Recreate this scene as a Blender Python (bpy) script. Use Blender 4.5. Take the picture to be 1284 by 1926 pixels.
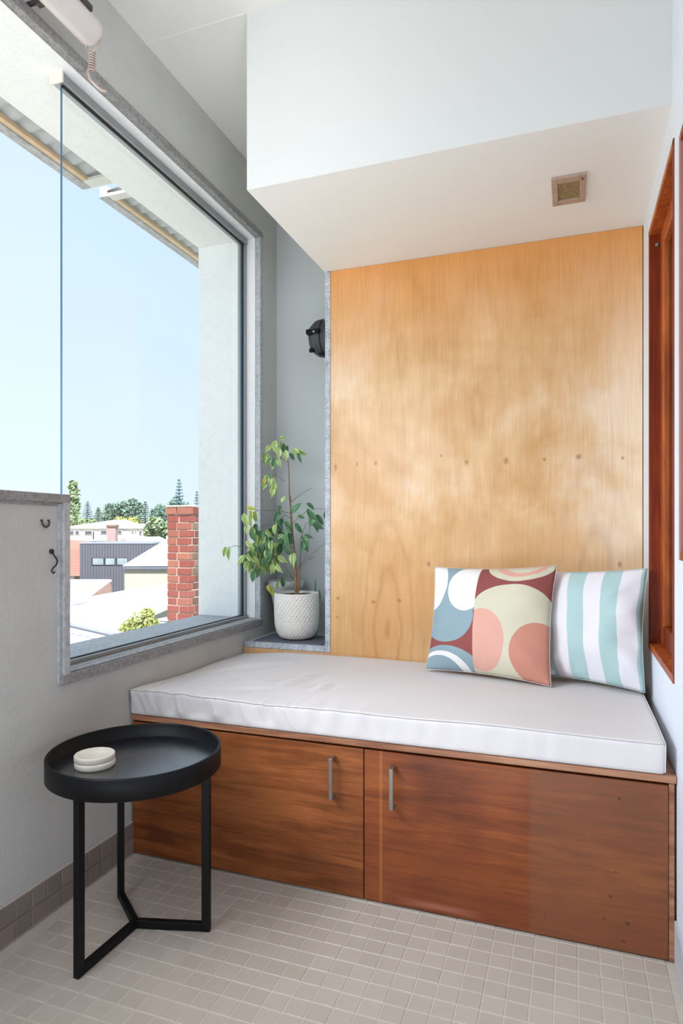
import bpy, bmesh, math, random
from mathutils import Vector, Matrix, noise
random.seed(7)
S = bpy.context.scene
for o in list(bpy.data.objects): bpy.data.objects.remove(o)
COL = S.collection
# ------------------------------------------------------------------ camera
CAM = Vector((1.363, -1.752, 1.0565)); YAW = 0.344; FPX = 1202.7; HOR = 1001.1
cd = bpy.data.cameras.new('camera'); cam = bpy.data.objects.new('camera', cd); COL.objects.link(cam)
cam.location = CAM; cam.rotation_euler = (math.pi/2, 0, YAW)
cd.sensor_fit = 'VERTICAL'; cd.sensor_height = 36; cd.lens = 36*FPX/1926
cd.shift_y = (HOR-963)/1926; cd.clip_end = 500; cd.clip_start = 0.05
S.camera = cam
# ------------------------------------------------------------------ light
S.view_settings.view_transform = 'Standard'; S.view_settings.look = 'None'
S.view_settings.exposure = 0.08; S.view_settings.gamma = 1; S.view_settings.use_curve_mapping = False
w = bpy.data.worlds.new('sky'); S.world = w; w.use_nodes = True
nt = w.node_tree; bg = nt.nodes['Background']
tc = nt.nodes.new('ShaderNodeTexCoord'); sx = nt.nodes.new('ShaderNodeSeparateXYZ'); rp = nt.nodes.new('ShaderNodeValToRGB')
nt.links.new(tc.outputs['Generated'], sx.inputs[0]); nt.links.new(sx.outputs['Z'], rp.inputs[0]); nt.links.new(rp.outputs[0], bg.inputs[0])
rp.color_ramp.elements[0].position = 0.0; rp.color_ramp.elements[0].color = (.80, .92, .98, 1)
rp.color_ramp.elements[1].position = 0.75; rp.color_ramp.elements[1].color = (.58, .76, 1.0, 1)
e = rp.color_ramp.elements.new(.25); e.color = (.72, .87, .99, 1)
bg.inputs[1].default_value = 1.05
def light(name, kind, loc, target, energy, color=(1, 1, 1), size=1, size_y=None):
    l = bpy.data.lights.new(name, kind); l.energy = energy; l.color = color
    if kind == 'AREA':
        l.shape = 'RECTANGLE'; l.size = size; l.size_y = size_y or size
    else: l.angle = math.radians(.8)
    o = bpy.data.objects.new(name, l); COL.objects.link(o); o.location = loc
    o.rotation_euler = (Vector(target)-Vector(loc)).to_track_quat('-Z', 'Y').to_euler(); return o
light('sun_light', 'SUN', (20, -20, 34), (0, 0, 0), 12, (1, .97, .93))
light('left_opening_daylight', 'AREA', (-.08, -1.45, 1.75), (1.3, .0, .7), 13, (.88, .93, 1), 1.4, 1.0)
light('left_opening_fill', 'AREA', (-.08, -.98, 1.5), (1.1, .25, .4), 8, (.88, .94, 1), .8, .55).data.spread = 1.75  # added lamp with limited spread, aimed to brighten the seat cushion
light('floor_fill_light', 'AREA', (.85, -2.0, .06), (.85, -1.2, 2.7), 20, (.92, .96, 1), 1.3, 1.2)  # added fill lamp low behind the camera, shining up in place of bounced light
light('near_floor_fill_light', 'AREA', (1.0, -1.3, .05), (1.0, -.9, 2.1), 2.5, (.92, .96, 1), .9, .7)  # second added upward lamp, lifts the underside of the bulkhead
light('right_fill_light', 'AREA', (1.595, -1.25, 1.85), (.0, .25, 2.45), 3.6, (.92, .96, 1), .9, 1.2).data.spread = 1.1  # added lamp by the right wall, brightens the upper left wall

# ------------------------------------------------------------------ helpers
def ray(px, py):
    u = (px-642)/FPX; v = -(py-HOR)/FPX; c, s = math.cos(YAW), math.sin(YAW)
    return Vector((c*u-s, s*u+c, v))
def at(px, py, y):
    r = ray(px, py); return CAM + r*((y-CAM.y)/r.y)
def deep(px, py, d): return CAM + ray(px, py)*d

class N:
    def __init__(s, name):
        s.m = bpy.data.materials.new(name); s.m.use_nodes = True; s.t = s.m.node_tree; s.b = s.t.nodes['Principled BSDF']
    def n(s, kind, **k):
        o = s.t.nodes.new('ShaderNode'+kind)
        for a, v in k.items(): setattr(o, a, v)
        return o
    def l(s, a, b): s.t.links.new(a, b)
    def put(s, sock, v):
        if hasattr(v, 'links'): s.l(v, sock)
        elif isinstance(v, (tuple, list)) and len(v) == 3 and sock.type == 'RGBA': sock.default_value = (*v, 1)
        else: sock.default_value = v
    def coord(s, scale=(1, 1, 1), kind='Object'):
        t = s.n('TexCoord'); mp = s.n('Mapping'); s.l(t.outputs[kind], mp.inputs[0]); mp.inputs['Scale'].default_value = scale; return mp.outputs[0]
    def noise(s, vec, scale, detail=3, rough=.55, dist=0):
        o = s.n('TexNoise'); s.l(vec, o.inputs['Vector']); o.inputs['Scale'].default_value = scale; o.inputs['Detail'].default_value = detail
        o.inputs['Roughness'].default_value = rough; o.inputs['Distortion'].default_value = dist; return o.outputs['Fac']
    def ramp(s, f, *st):
        r = s.n('ValToRGB'); s.put(r.inputs[0], f); e = r.color_ramp.elements
        for i, (p, c) in enumerate(st):
            x = e[i] if i < 2 else e.new(p)
            x.position = p; x.color = (*c, 1)
        return r.outputs[0]
    def math(s, op, a, b=0, c=None, clamp=False):
        o = s.n('Math', operation=op, use_clamp=clamp); s.put(o.inputs[0], a); s.put(o.inputs[1], b)
        if c is not None: s.put(o.inputs[2], c)
        return o.outputs[0]
    def mix(s, f, a, b, mode='MIX'):
        o = s.n('Mix', data_type='RGBA', blend_type=mode); s.put(o.inputs[0], f); s.put(o.inputs[6], a); s.put(o.inputs[7], b); return o.outputs[2]
    def bump(s, h, strength=.2, dist=.01):
        b = s.n('Bump'); b.inputs['Strength'].default_value = strength; b.inputs['Distance'].default_value = dist; s.put(b.inputs['Height'], h)
        s.l(b.outputs[0], s.b.inputs['Normal'])
    def fin(s, col, rough=.6, metal=0, spec=None):
        s.put(s.b.inputs['Base Color'], col); s.put(s.b.inputs['Roughness'], rough); s.b.inputs['Metallic'].default_value = metal
        if spec is not None: s.b.inputs['Specular IOR Level'].default_value = spec
        return s.m
def sr(r, g, b):
    f = lambda v: (v/255/12.92) if v/255 <= .04045 else ((v/255+.055)/1.055)**2.4
    return (f(r), f(g), f(b))
def plain(name, col, rough=.6, metal=0, var=.06, scale=8, bump=0, bscale=200):
    m = N(name); c = m.coord(); f = m.noise(c, scale)
    lo = tuple(x*(1-var) for x in col); hi = tuple(min(1, x*(1+var)) for x in col)
    if bump: m.bump(m.noise(c, bscale, 2), bump, .002)
    return m.fin(m.ramp(f, (.3, lo), (.7, hi)), rough, metal)
def rnd(name, cols, rough=.5, spread=.1, bump=0):          # colour that changes from piece to piece
    m = N(name); oi = m.n('ObjectInfo'); c = m.coord(); base = m.ramp(oi.outputs['Random'], *cols)
    f = m.noise(c, 60, 3); col = m.mix(f, m.mix(1, base, (1-spread,)*3, 'MULTIPLY'), base)
    if bump: m.bump(m.noise(c, 150), bump, .002)
    return m.fin(col, rough)

def mk(name, bm, m, parent=None, smooth=False, kind=None, label=None, cat=None, group=None, loc=None):
    me = bpy.data.meshes.new(name); bm.to_mesh(me); bm.free()
    for x in (m if isinstance(m, (list, tuple)) else [m]): me.materials.append(x)
    if smooth:
        for p in me.polygons: p.use_smooth = True
    o = bpy.data.objects.new(name, me); COL.objects.link(o)
    if loc is not None: o.location = loc
    if parent: o.parent = parent
    if kind: o['kind'] = kind
    if label: o['label'] = label
    if cat: o['category'] = cat
    if group: o['group'] = group
    return o
def empty(name, loc, label=None, cat=None, kind=None, rz=0, group=None):
    o = bpy.data.objects.new(name, None); COL.objects.link(o); o.location = loc; o.rotation_euler = (0, 0, rz); o.empty_display_size = .05
    if kind: o['kind'] = kind
    if label: o['label'] = label
    if cat: o['category'] = cat
    if group: o['group'] = group
    return o
def box(bm, x0, x1, y0, y1, z0, z1, bev=0, mi=0, mat=None, seg=1):
    g = bmesh.ops.create_cube(bm, size=1); vs = g['verts']
    for v in vs: v.co = Vector(((x0+x1)/2+v.co.x*(x1-x0), (y0+y1)/2+v.co.y*(y1-y0), (z0+z1)/2+v.co.z*(z1-z0)))
    if mat: bmesh.ops.transform(bm, matrix=mat, verts=vs)
    es = list({e for v in vs for e in v.link_edges}); fs = {f for v in vs for f in v.link_faces}
    for f in fs: f.material_index = mi
    if bev: bmesh.ops.bevel(bm, geom=es, offset=bev, segments=seg, affect='EDGES', profile=.5)
    return bm
def BX(*a, **k): return box(bmesh.new(), *a, **k)
def tube(bm, pts, r, seg=8, cap=True, mi=0):
    pts = [Vector(p) for p in pts]; n = len(pts); rings = []
    rr = r if isinstance(r, (list, tuple)) else [r]*n
    up = None
    for i, p in enumerate(pts):
        d = (pts[min(i+1, n-1)]-pts[max(i-1, 0)]).normalized()
        if up is None: up = Vector((0, 0, 1)) if abs(d.z) < .9 else Vector((1, 0, 0))
        a = d.cross(up).normalized(); b = a.cross(d).normalized(); up = b
        rings.append([bm.verts.new(p+(a*math.cos(t)+b*math.sin(t))*rr[i]) for t in [2*math.pi*k/seg for k in range(seg)]])
    for i in range(n-1):
        for k in range(seg):
            f = bm.faces.new((rings[i][k], rings[i][(k+1) % seg], rings[i+1][(k+1) % seg], rings[i+1][k])); f.material_index = mi; f.smooth = True
    if cap:
        for rg in (rings[0], rings[-1]):
            try: bm.faces.new(rg).material_index = mi
            except ValueError: pass
    return bm
def lathe(bm, prof, seg=48, loc=(0, 0, 0), axis='Z', fn=None, mi=0, smooth=True):
    rings = []; L = Vector(loc)
    for (r, z) in prof:
        rg = []
        for k in range(seg):
            t = 2*math.pi*k/seg; q = fn(r, z, t) if fn else r
            v = Vector((q*math.cos(t), q*math.sin(t), z))
            if axis == 'X': v = Vector((v.z, v.x, v.y))
            if axis == 'Y': v = Vector((v.x, v.z, v.y))
            rg.append(bm.verts.new(L+v))
        rings.append(rg)
    for i in range(len(rings)-1):
        for k in range(seg):
            f = bm.faces.new((rings[i][k], rings[i][(k+1) % seg], rings[i+1][(k+1) % seg], rings[i+1][k])); f.smooth = smooth; f.material_index = mi
    for rg, (r, z) in ((rings[0], prof[0]), (rings[-1], prof[-1])):
        if r > 1e-4: bm.faces.new(rg).material_index = mi
    bmesh.ops.remove_doubles(bm, verts=bm.verts, dist=1e-6)
    bmesh.ops.recalc_face_normals(bm, faces=bm.faces)
    return bm
def prism(bm, poly, axis, a, b, mi=0):                      # poly in the two other axes, extruded from a to b
    def P(p, q):
        return {'X': (q, p[0], p[1]), 'Y': (p[0], q, p[1]), 'Z': (p[0], p[1], q)}[axis]
    A = [bm.verts.new(P(p, a)) for p in poly]; B = [bm.verts.new(P(p, b)) for p in poly]; n = len(poly)
    fs = [bm.faces.new(A), bm.faces.new(B)]+[bm.faces.new((A[i], A[(i+1) % n], B[(i+1) % n], B[i])) for i in range(n)]
    for f in fs: f.material_index = mi
    bmesh.ops.recalc_face_normals(bm, faces=bm.faces); return bm

# ------------------------------------------------------------------ materials
M = {}
M['ceiling'] = plain('ceiling paint', sr(238, 235, 232), .8, var=.015, scale=3)
M['soffit'] = plain('bulkhead underside lightened', sr(245, 244, 242), .75, var=.015, scale=2)  # underside colour lightened so that it looks better lit
m = N('rendered grey wall'); c = m.coord(); m.bump(m.math('ADD', m.noise(c, 170, 3), m.math('MULTIPLY', m.noise(c, 45, 2), .6)), .5, .004)
M['wall'] = m.fin(m.ramp(m.noise(c, 5), (.3, sr(190, 189, 185)), (.7, sr(197, 196, 192))), .85)
M['niche'] = plain('smooth grey wall', sr(204, 208, 209), .7, var=.02, scale=3)
M['right'] = plain('pale wall paint', sr(232, 238, 248), .6, var=.02, scale=4)
def galv(name, lo, hi, metal=.35, rough=.5, sc=70):
    m = N(name); c = m.coord(); v = m.n('TexVoronoi'); m.l(c, v.inputs['Vector']); v.inputs['Scale'].default_value = sc
    f = m.math('ADD', m.math('MULTIPLY', v.outputs['Distance'], .5), m.math('MULTIPLY', m.noise(c, 28, 6, .7, .5), .8))
    m.bump(f, .12, .002); return m.fin(m.ramp(f, (.38, lo), (.8, hi)), rough, metal)
M['galv'] = galv('galvanised steel', sr(160, 162, 166), sr(190, 192, 196), .2)
M['galvmott'] = galv('mottled galvanised steel', sr(122, 119, 122), sr(156, 154, 154), .15, .55, 90)
M['reveal'] = galv('weathered white steel lining', sr(232, 233, 236), sr(242, 242, 243), 0, .45, 160)
M['alu'] = plain('aluminium channel', sr(158, 160, 162), .38, .7, var=.05)
M['gasket'] = plain('black rubber', sr(22, 22, 26), .6)
M['speck'] = galv('speckled stone edging', sr(112, 118, 128), sr(205, 210, 216), 0, .6, 230)
M['black'] = plain('black powder coat', sr(11, 11, 14), .5, 0, var=.1)
M['black'].node_tree.nodes['Principled BSDF'].inputs['Specular IOR Level'].default_value = .22
m = N('black stained tray'); c = m.coord((1, 14, 1)); f = m.noise(c, 22, 5); m.bump(f, .18, .001)
M['tray'] = m.fin(m.ramp(f, (.35, sr(16, 16, 22)), (.7, sr(28, 28, 36))), .22, 0, 1.0)
M['tray'].node_tree.nodes['Principled BSDF'].inputs['IOR'].default_value = 2.0
M['stone'] = plain('pale stone', sr(226, 219, 206), .7, var=.06, scale=60)
M['plastic'] = plain('charcoal plastic', sr(54, 55, 62), .45, var=.06)
M['steel'] = plain('brushed steel handle', sr(150, 140, 132), .32, .8)
M['white_metal'] = plain('white coated metal', sr(214, 206, 204), .35, var=.03)
M['strap'] = plain('dark strap', sr(70, 60, 60), .7)
M['sheer'] = plain('galvanised hook', sr(190, 172, 164), .4, .4)
M['grout'] = plain('grout', sr(204, 193, 181), .9, var=.05, scale=60)
M['tile'] = rnd('floor mosaic tile', [(0, sr(190, 179, 167)), (1, sr(197, 186, 174))], .42, .05)
M['tileS'] = plain('floor mosaic tile far', sr(194, 183, 171), .42, var=.04, scale=20)
M['skirt'] = rnd('skirting mosaic tile', [(0, sr(132, 119, 112)), (1, sr(144, 130, 122))], .45, .05)
M['soil'] = plain('potting soil', sr(48, 38, 30), .95, var=.4, scale=120, bump=.8)
M['mat'] = plain('dark slate', sr(98, 98, 108), .6, var=.1, scale=30)
M['bark'] = plain('brown bark', sr(132, 102, 78), .8, var=.25, scale=60, bump=.4)
M['twig'] = plain('thin green brown twig', sr(128, 112, 84), .7, var=.2, scale=60)
M['pot'] = plain('matt white ceramic', sr(232, 226, 218), .55, var=.02)
M['pot2'] = plain('cloudy plastic pot', sr(205, 208, 208), .35, var=.04)
M['hole'] = plain('dark hole', sr(34, 36, 38), .9)
def leafmat(name, a, b, rim):
    m = N(name); uv = m.n('TexCoord'); s = m.n('SeparateXYZ'); m.l(uv.outputs['Object'], s.inputs[0])
    d = m.math('ABSOLUTE', s.outputs['X'])
    oi = m.n('ObjectInfo'); base = m.mix(oi.outputs['Random'], a, b)
    col = m.mix(m.math('GREATER_THAN', d, .17), base, rim); col = m.mix(m.math('LESS_THAN', d, .02), col, rim)
    return m.fin(col, .35)
M['leaf1'] = leafmat('fresh green leaf', sr(112, 150, 68), sr(162, 190, 104), sr(206, 220, 160))
M['leaf2'] = leafmat('deep green leaf', sr(50, 96, 66), sr(82, 128, 88), sr(112, 150, 106))
M['leaf3'] = leafmat('yellowing leaf', sr(190, 186, 62), sr(166, 176, 66), sr(206, 204, 110))
def glass(name, tint=(.97, .99, .99)):
    m = N(name); t = m.t; t.nodes.remove(m.b); out = t.nodes['Material Output']
    tr = m.n('BsdfTransparent'); tr.inputs[0].default_value = (*tint, 1); gl = m.n('BsdfGlossy'); gl.inputs['Roughness'].default_value = .01
    fr = m.n('Fresnel'); fr.inputs[0].default_value = 1.45; mx = m.n('MixShader')
    ge = m.n('NewGeometry'); m.l(m.math('MULTIPLY', fr.outputs[0], m.math('SUBTRACT', 1.0, ge.outputs['Backfacing'])), mx.inputs[0]); m.l(tr.outputs[0], mx.inputs[1]); m.l(gl.outputs[0], mx.inputs[2]); m.l(mx.outputs[0], out.inputs[0]); return m.m
M['glass'] = glass('clear glass')
M['glassedge'] = plain('green glass edge', sr(74, 104, 124), .2)
# timber
def knots(m, xs, zs, col, pts, stain):
    for (kx, kz, r, st) in pts:
        dx = m.math('DIVIDE', m.math('SUBTRACT', xs, kx), r); dz = m.math('DIVIDE', m.math('SUBTRACT', zs, kz), r*st)
        d = m.math('SQRT', m.math('ADD', m.math('MULTIPLY', dx, dx), m.math('MULTIPLY', dz, dz)))
        k = m.math('SUBTRACT', 1.0, d, clamp=True); col = m.mix(m.math('MULTIPLY', k, .8), col, stain)
    return col
m = N('golden plywood'); t = m.n('TexCoord'); s = m.n('SeparateXYZ'); m.l(t.outputs['Object'], s.inputs[0]); X, Z = s.outputs['X'], s.outputs['Z']
c = m.coord((1, 1, 1)); g = m.coord((10, 10, .55)); gf = m.coord((60, 60, 2.2))
cloud = m.noise(c, 2.2, 4, .6, .3); grain = m.noise(g, 2.4, 5, .6, 1.3); fine = m.noise(gf, 3, 3)
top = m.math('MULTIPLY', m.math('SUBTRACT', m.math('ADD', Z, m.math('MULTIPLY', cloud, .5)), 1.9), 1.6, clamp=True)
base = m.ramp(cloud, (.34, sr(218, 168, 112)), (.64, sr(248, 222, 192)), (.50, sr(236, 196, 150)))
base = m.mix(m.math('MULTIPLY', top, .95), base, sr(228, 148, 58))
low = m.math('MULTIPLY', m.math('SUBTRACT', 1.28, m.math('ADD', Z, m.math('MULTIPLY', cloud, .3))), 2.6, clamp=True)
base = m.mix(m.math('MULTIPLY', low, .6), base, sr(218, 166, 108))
gr = m.ramp(grain, (.40, (.93, .90, .86)), (.50, (1, 1, 1)), (.62, (.97, .95, .93)))
col = m.mix(.75, base, m.mix(1, base, gr, 'MULTIPLY'))
col = m.mix(.55, col, m.mix(1, col, m.ramp(fine, (.35, (.88, .86, .84)), (.65, (1.05, 1.04, 1.03))), 'MULTIPLY'))
for (cx_, cz_, kx_, kz_, fr_, st_) in ((.66, .66, 2.6, .62, 95, .30), (1.45, .70, 2.4, .50, 80, .22), (1.02, 1.55, 2.2, .42, 70, .16), (.72, 1.75, 2.0, .45, 75, .14)):
    ax = m.math('MULTIPLY', m.math('SUBTRACT', X, cx_), kx_); az = m.math('MULTIPLY', m.math('SUBTRACT', Z, cz_), kz_)
    dd = m.math('ADD', m.math('SQRT', m.math('ADD', m.math('MULTIPLY', ax, ax), m.math('MULTIPLY', az, az))), m.math('MULTIPLY', m.noise(c, 5, 3), .12))
    ring = m.math('POWER', m.math('ABSOLUTE', m.math('SINE', m.math('MULTIPLY', dd, fr_/4))), 10)
    fall = m.math('SUBTRACT', 1.0, m.math('MULTIPLY', dd, 1.9), clamp=True)
    col = m.mix(m.math('MULTIPLY', m.math('MULTIPLY', ring, fall), st_*1.6), col, sr(166, 108, 58))
kp = [(.435, 1.33, .012, 2.2), (.53, 1.34, .009, 2), (.61, 1.34, .010, 1.8), (.88, 1.36, .009, 1), (.98, 1.33, .014, 1.2), (1.13, 1.33, .018, 1.3), (1.27, 1.33, .012, 1), (1.39, 1.335, .018, 1), (1.54, 1.325, .009, 1.2),
      (.445, .78, .013, 1), (.60, .77, .016, .8), (.71, .78, .014, 1), (.44, .70, .01, .7), (1.53, .94, .012, 1.5), (.83, .93, .015, 1.2), (.87, .67, .02, .6)]
col = knots(m, X, Z, col, [(a, b, r*.8, q) for a, b, r, q in kp], sr(150, 84, 36)); m.bump(fine, .05, .001)
M['ply'] = m.fin(col, .38, 0, .4)
def redply(name, cols, patch=None, marks=(), up=False):
    m = N(name); t = m.n('TexCoord'); s = m.n('SeparateXYZ'); m.l(t.outputs['Object'], s.inputs[0]); X, Z = s.outputs['X'], s.outputs['Z']
    g = m.coord((15, 15, 1.1) if up else (1.1, 8, 15)); gf = m.coord((130, 130, 5) if up else (5, 60, 130)); c = m.coord((1, 1, 1))
    grain = m.noise(g, 1.9, 6, .62, 1.2); fine = m.noise(gf, 2.2, 4, .7); cloud = m.noise(c, 4, 3)
    base = m.ramp(m.math('ADD', m.math('MULTIPLY', grain, .65), m.math('MULTIPLY', cloud, .35)), (.36, cols[0]), (.62, cols[2]), (.49, cols[1]))
    col = m.mix(.8, base, m.mix(1, base, m.ramp(fine, (.32, (.72, .66, .62)), (.68, (1.1, 1.08, 1.05))), 'MULTIPLY'))
    if patch:
        k = m.math('MULTIPLY', m.math('MULTIPLY', m.math('SUBTRACT', X, patch), 60, clamp=True), .42); col = m.mix(k, col, sr(160, 112, 78))
        for sx_ in (1.02, .86):
            d = m.math('ABSOLUTE', m.math('SUBTRACT', X, sx_)); col = m.mix(m.math('MULTIPLY', m.math('SUBTRACT', 1.0, m.math('MULTIPLY', d, 130), clamp=True), .3), col, sr(214, 134, 74))
    col = knots(m, X, Z, col, marks, sr(30, 16, 10)); m.bump(fine, .08, .001); return m.fin(col, .38, 0, .4)
M['doorL'] = redply('orange stained plywood door', (sr(108, 56, 26), sr(140, 78, 38), sr(168, 100, 54)))
M['doorR'] = redply('red stained plywood door', (sr(112, 48, 20), sr(158, 72, 30), sr(190, 96, 44)), 1.24)
M['lid'] = redply('bench lid ply edge', (sr(120, 76, 54), sr(158, 108, 80), sr(186, 138, 108)))
M['jarrah'] = redply('red varnished timber', (sr(104, 36, 10), sr(130, 48, 16), sr(150, 62, 24)), up=True)
M['jarrah2'] = redply('orange varnished timber', (sr(138, 62, 24), sr(176, 88, 38), sr(204, 112, 56)), up=True)
M['ventwood'] = plain('dusty vent frame', sr(186, 160, 142), .6, var=.12, scale=20)
M['ventmesh'] = plain('dusty vent gauze', sr(150, 130, 92), .8, var=.3, scale=90, bump=.6)
M['fabric'] = plain('off white cotton', sr(221, 216, 216), .9, var=.025, scale=3, bump=.12, bscale=700)

# ------------------------------------------------------------------ the room
XR = 1.608; YB = .766; HC = 2.722; ZS = 2.155
fl = mk('floor', BX(-.3, XR+.12, -3.2, 1.4, -.12, -.0014), M['grout'], kind='structure')
P = .0512; T = .0487; X0 = 1.584-31*P; Y0 = -.0115
def tile_bm(t=T, h=.0055):
    bm = bmesh.new(); box(bm, -t/2, t/2, -t/2, t/2, -h, 0)
    es = [e for e in bm.edges if all(abs(v.co.z) < 1e-6 for v in e.verts)]; bmesh.ops.bevel(bm, geom=es, offset=.0014, segments=1, affect='EDGES'); return bm
c, s_ = math.cos(YAW), math.sin(YAW)
vis, rest = [], []
for i in range(-1, 33):
    for j in range(-62, 2):
        x = X0+(i+.5)*P; y = Y0+(j+.5)*P
        if x < .03 or x > XR-.02 or y > .02: continue
        d = Vector((x, y, 0))-CAM; zz = -s_*d.x+c*d.y
        ok = False
        if zz > .3:
            px = 642+FPX*(c*d.x+s_*d.y)/zz; py = HOR-FPX*d.z/zz; ok = -25 < px < 1310 and py < 1955
        (vis if ok else rest).append((d.length, x, y))
vis.sort(); rest += vis[299:]; vis = vis[:299]
me = None
for d, x, y in vis:
    if me is None: o = mk('tile', tile_bm(), M['tile'], fl); me = o.data
    else: o = bpy.data.objects.new('tile', me); COL.objects.link(o); o.parent = fl
    o.location = (x, y, random.uniform(-.0004, .0004)); o.rotation_euler = (random.uniform(-.003, .003), random.uniform(-.003, .003), random.uniform(-.006, .006))
bm = bmesh.new(); tb = tile_bm(); tm = bpy.data.meshes.new('t'); tb.to_mesh(tm); tb.free()
for d, x, y in rest:
    n0 = len(bm.verts); bm.from_mesh(tm); bm.verts.ensure_lookup_table()
    for v in bm.verts[n0:]: v.co += Vector((x, y, random.uniform(-.0004, .0004)))
mk('tile', bm, M['tileS'], fl, kind='stuff')

bm = bmesh.new()
for a in [(-3.2, 1.4, -.12, .655), (-3.2, -.289, .655, 1.158), (.905, 1.4, .655, 2.423), (-3.2, 1.4, 2.423, 2.9), (-3.2, -2.5, 1.158, 2.423)]:
    box(bm, -.3, 0, *a)
mk('wall_left', bm, M['wall'], kind='structure')
bm = bmesh.new(); box(bm, 0, .389, 1.105, 1.4, .0, HC); mk('wall_back', bm, M['niche'], kind='structure')
bm = bmesh.new(); box(bm, .389, XR+.12, YB+.032, 1.4, 0, ZS); mk('wall_back', bm, M['niche'], kind='structure')
mk('wall_back', BX(0, .389, YB+.032, 1.105, 0, .573), M['niche'], kind='structure')
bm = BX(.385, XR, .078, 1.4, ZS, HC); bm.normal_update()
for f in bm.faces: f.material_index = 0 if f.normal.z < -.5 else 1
mk('trim_1', bm, [M['soffit'], plain('bulkhead front darkened', sr(222, 222, 220), .75, var=.01, scale=2)], kind='structure', label='white boxed bulkhead hanging from the ceiling over the bench')  # front colour darkened to offset the strong light on it, same boxing as underside
bm = BX(-.3, XR+.12, -3.3, 1.4, HC, 2.9); box(bm, 0, .385, .075, .081, HC-.0015, HC+.001)
mk('ceiling', bm, M['ceiling'], kind='structure')
mk('wall_rear', BX(-.3, XR+.12, -3.35, -3.2, -.12, HC), M['right'], kind='structure')
# right wall with two openings
bm = bmesh.new(); W1 = (.04, .58, .675, 2.048); W2 = (-1.0, -.043, .99, 2.0)
box(bm, XR, XR+.12, .58, 1.4, -.12, HC); box(bm, XR, XR+.12, .04, .58, -.12, .675); box(bm, XR, XR+.12, .04, .58, 2.048, HC)
box(bm, XR, XR+.12, -.043, .04, -.12, HC); box(bm, XR, XR+.12, -1.0, -.043, -.12, .99); box(bm, XR, XR+.12, -1.0, -.043, 2.0, HC); box(bm, XR, XR+.12, -3.2, -1.0, -.12, HC)
mk('wall_right', bm, M['right'], kind='structure')
mk('ceiling', BX(XR+.12, 3.0, -3.3, 2.0, 2.75, 2.9), M['ceiling'], kind='structure')  # unseen ceiling added beyond the right wall to keep the sun out
mk('wall_far_right', BX(2.9, 3.0, -2.5, 2.0, -.1, 2.9), plain('dim room wall', sr(96, 74, 58), .8), kind='structure')
mk('trim_2', BX(XR-.006, XR, -3.2, -.001, .0, .105, .001), plain('pale skirting', sr(196, 198, 206), .6, bump=.4, bscale=60), kind='structure', label='pale skirting at the foot of the right wall')

# left skirting: two rows of mosaic tiles
bl = mk('baseboard_left', BX(0, .006, -3.2, .0, -.004, .1045, .001), M['grout'], kind='structure')
me = None; P2 = .0535; rest = bmesh.new()
tb2 = bmesh.new(); box(tb2, 0, .005, -.0253, .0253, -.0243, .0243)
es = [e for e in tb2.edges if all(abs(v.co.x-.005) < 1e-6 for v in e.verts)]; bmesh.ops.bevel(tb2, geom=es, offset=.0018, segments=1, affect='EDGES'); tm2 = bpy.data.meshes.new('t2'); tb2.to_mesh(tm2)
for r in range(2):
    for k in range(58):
        y = -.0267-k*P2+.003; z = .0265+r*.0505
        if k < 12:
            if me is None: o = mk('tile', tb2, M['skirt'], bl); me = o.data
            else: o = bpy.data.objects.new('tile', me); COL.objects.link(o); o.parent = bl
            o.location = (.005, y, z)
        else:
            n0 = len(rest.verts); rest.from_mesh(tm2); rest.verts.ensure_lookup_table()
            for v in rest.verts[n0:]: v.co += Vector((.005, y, z))
mk('tile', rest, M['skirt'], bl, kind='stuff')

# ---- big window on the left
win = empty('window_1', (0, 0, .655), kind='structure')
def part(name, bm, mat, parent, smooth=False, **k):         # parent sits at its own location: bring the mesh into its frame
    off = parent.location.copy(); q = parent
    while q.parent: q = q.parent; off += q.location
    bmesh.ops.translate(bm, verts=bm.verts, vec=-off); return mk(name, bm, mat, parent, smooth, **k)
def L(name, *a, mat='galv', bev=.0015): return part(name, BX(*a, bev=bev), M[mat], win)
L('frame_bottom', -.012, .014, -.319, .931, .6235, .652, mat='galvmott')
L('frame_bottom_lip', -.05, .004, -.290, .905, .652, .6575)
L('frame_side', -.012, .0138, .903, .9312, .6242, 2.4495)
L('frame_top', -.012, .0145, -2.53, .932, 2.421, 2.451, mat='galvmott')
bm = BX(-.012, .0128, -.312, -.2868, .6228, 1.1645, bev=.0015); box(bm, -.004, .006, -.324, -.310, .6235, 1.138, .001)
part('frame_step_upright', bm, M['galv'], win)
bm = BX(-.3, .014, -2.5, -.287, 1.14, 1.164, bev=.0015); box(bm, -.004, .0052, -2.5, -.3255, 1.130, 1.142, .001)
part('frame_step_cap', bm, M['galvmott'], win)
L('sill_lining', -.315, -.012, -.288, .905, .6555, .6595, mat='galv')
L('head_lining', -.315, -.012, -2.5, .905, 2.418, 2.4225, mat='reveal')
L('side_lining', -.315, -.012, .9005, .905, .66, 2.418, mat='reveal')
L('step_end_lining', -.3, -.012, -.2885, -.287, .66, 1.14)
L('sill_channel', -.092, -.045, -.284, .90, .6595, .672, mat='alu')
L('head_channel', -.092, -.050, -.250, .90, 2.392, 2.418, mat='alu')
L('side_channel', -.092, -.055, .882, .9005, .672, 2.392, mat='alu')
L('channel_end_cap', -.096, -.046, -.257, -.2495, 2.386, 2.419, mat='stone')
L('gasket_head', -.070, -.063, -.235, .8825, 2.387, 2.392, mat='gasket', bev=0)
L('gasket_side', -.070, -.063, .8775, .8825, .672, 2.387, mat='gasket', bev=0)
L('gasket_sill', -.070, -.063, -.235, .8825, .672, .6745, mat='gasket', bev=0)
bm = BX(-.079, -.071, -.229, .881, .668, 2.398)
bm.normal_update()
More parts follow.
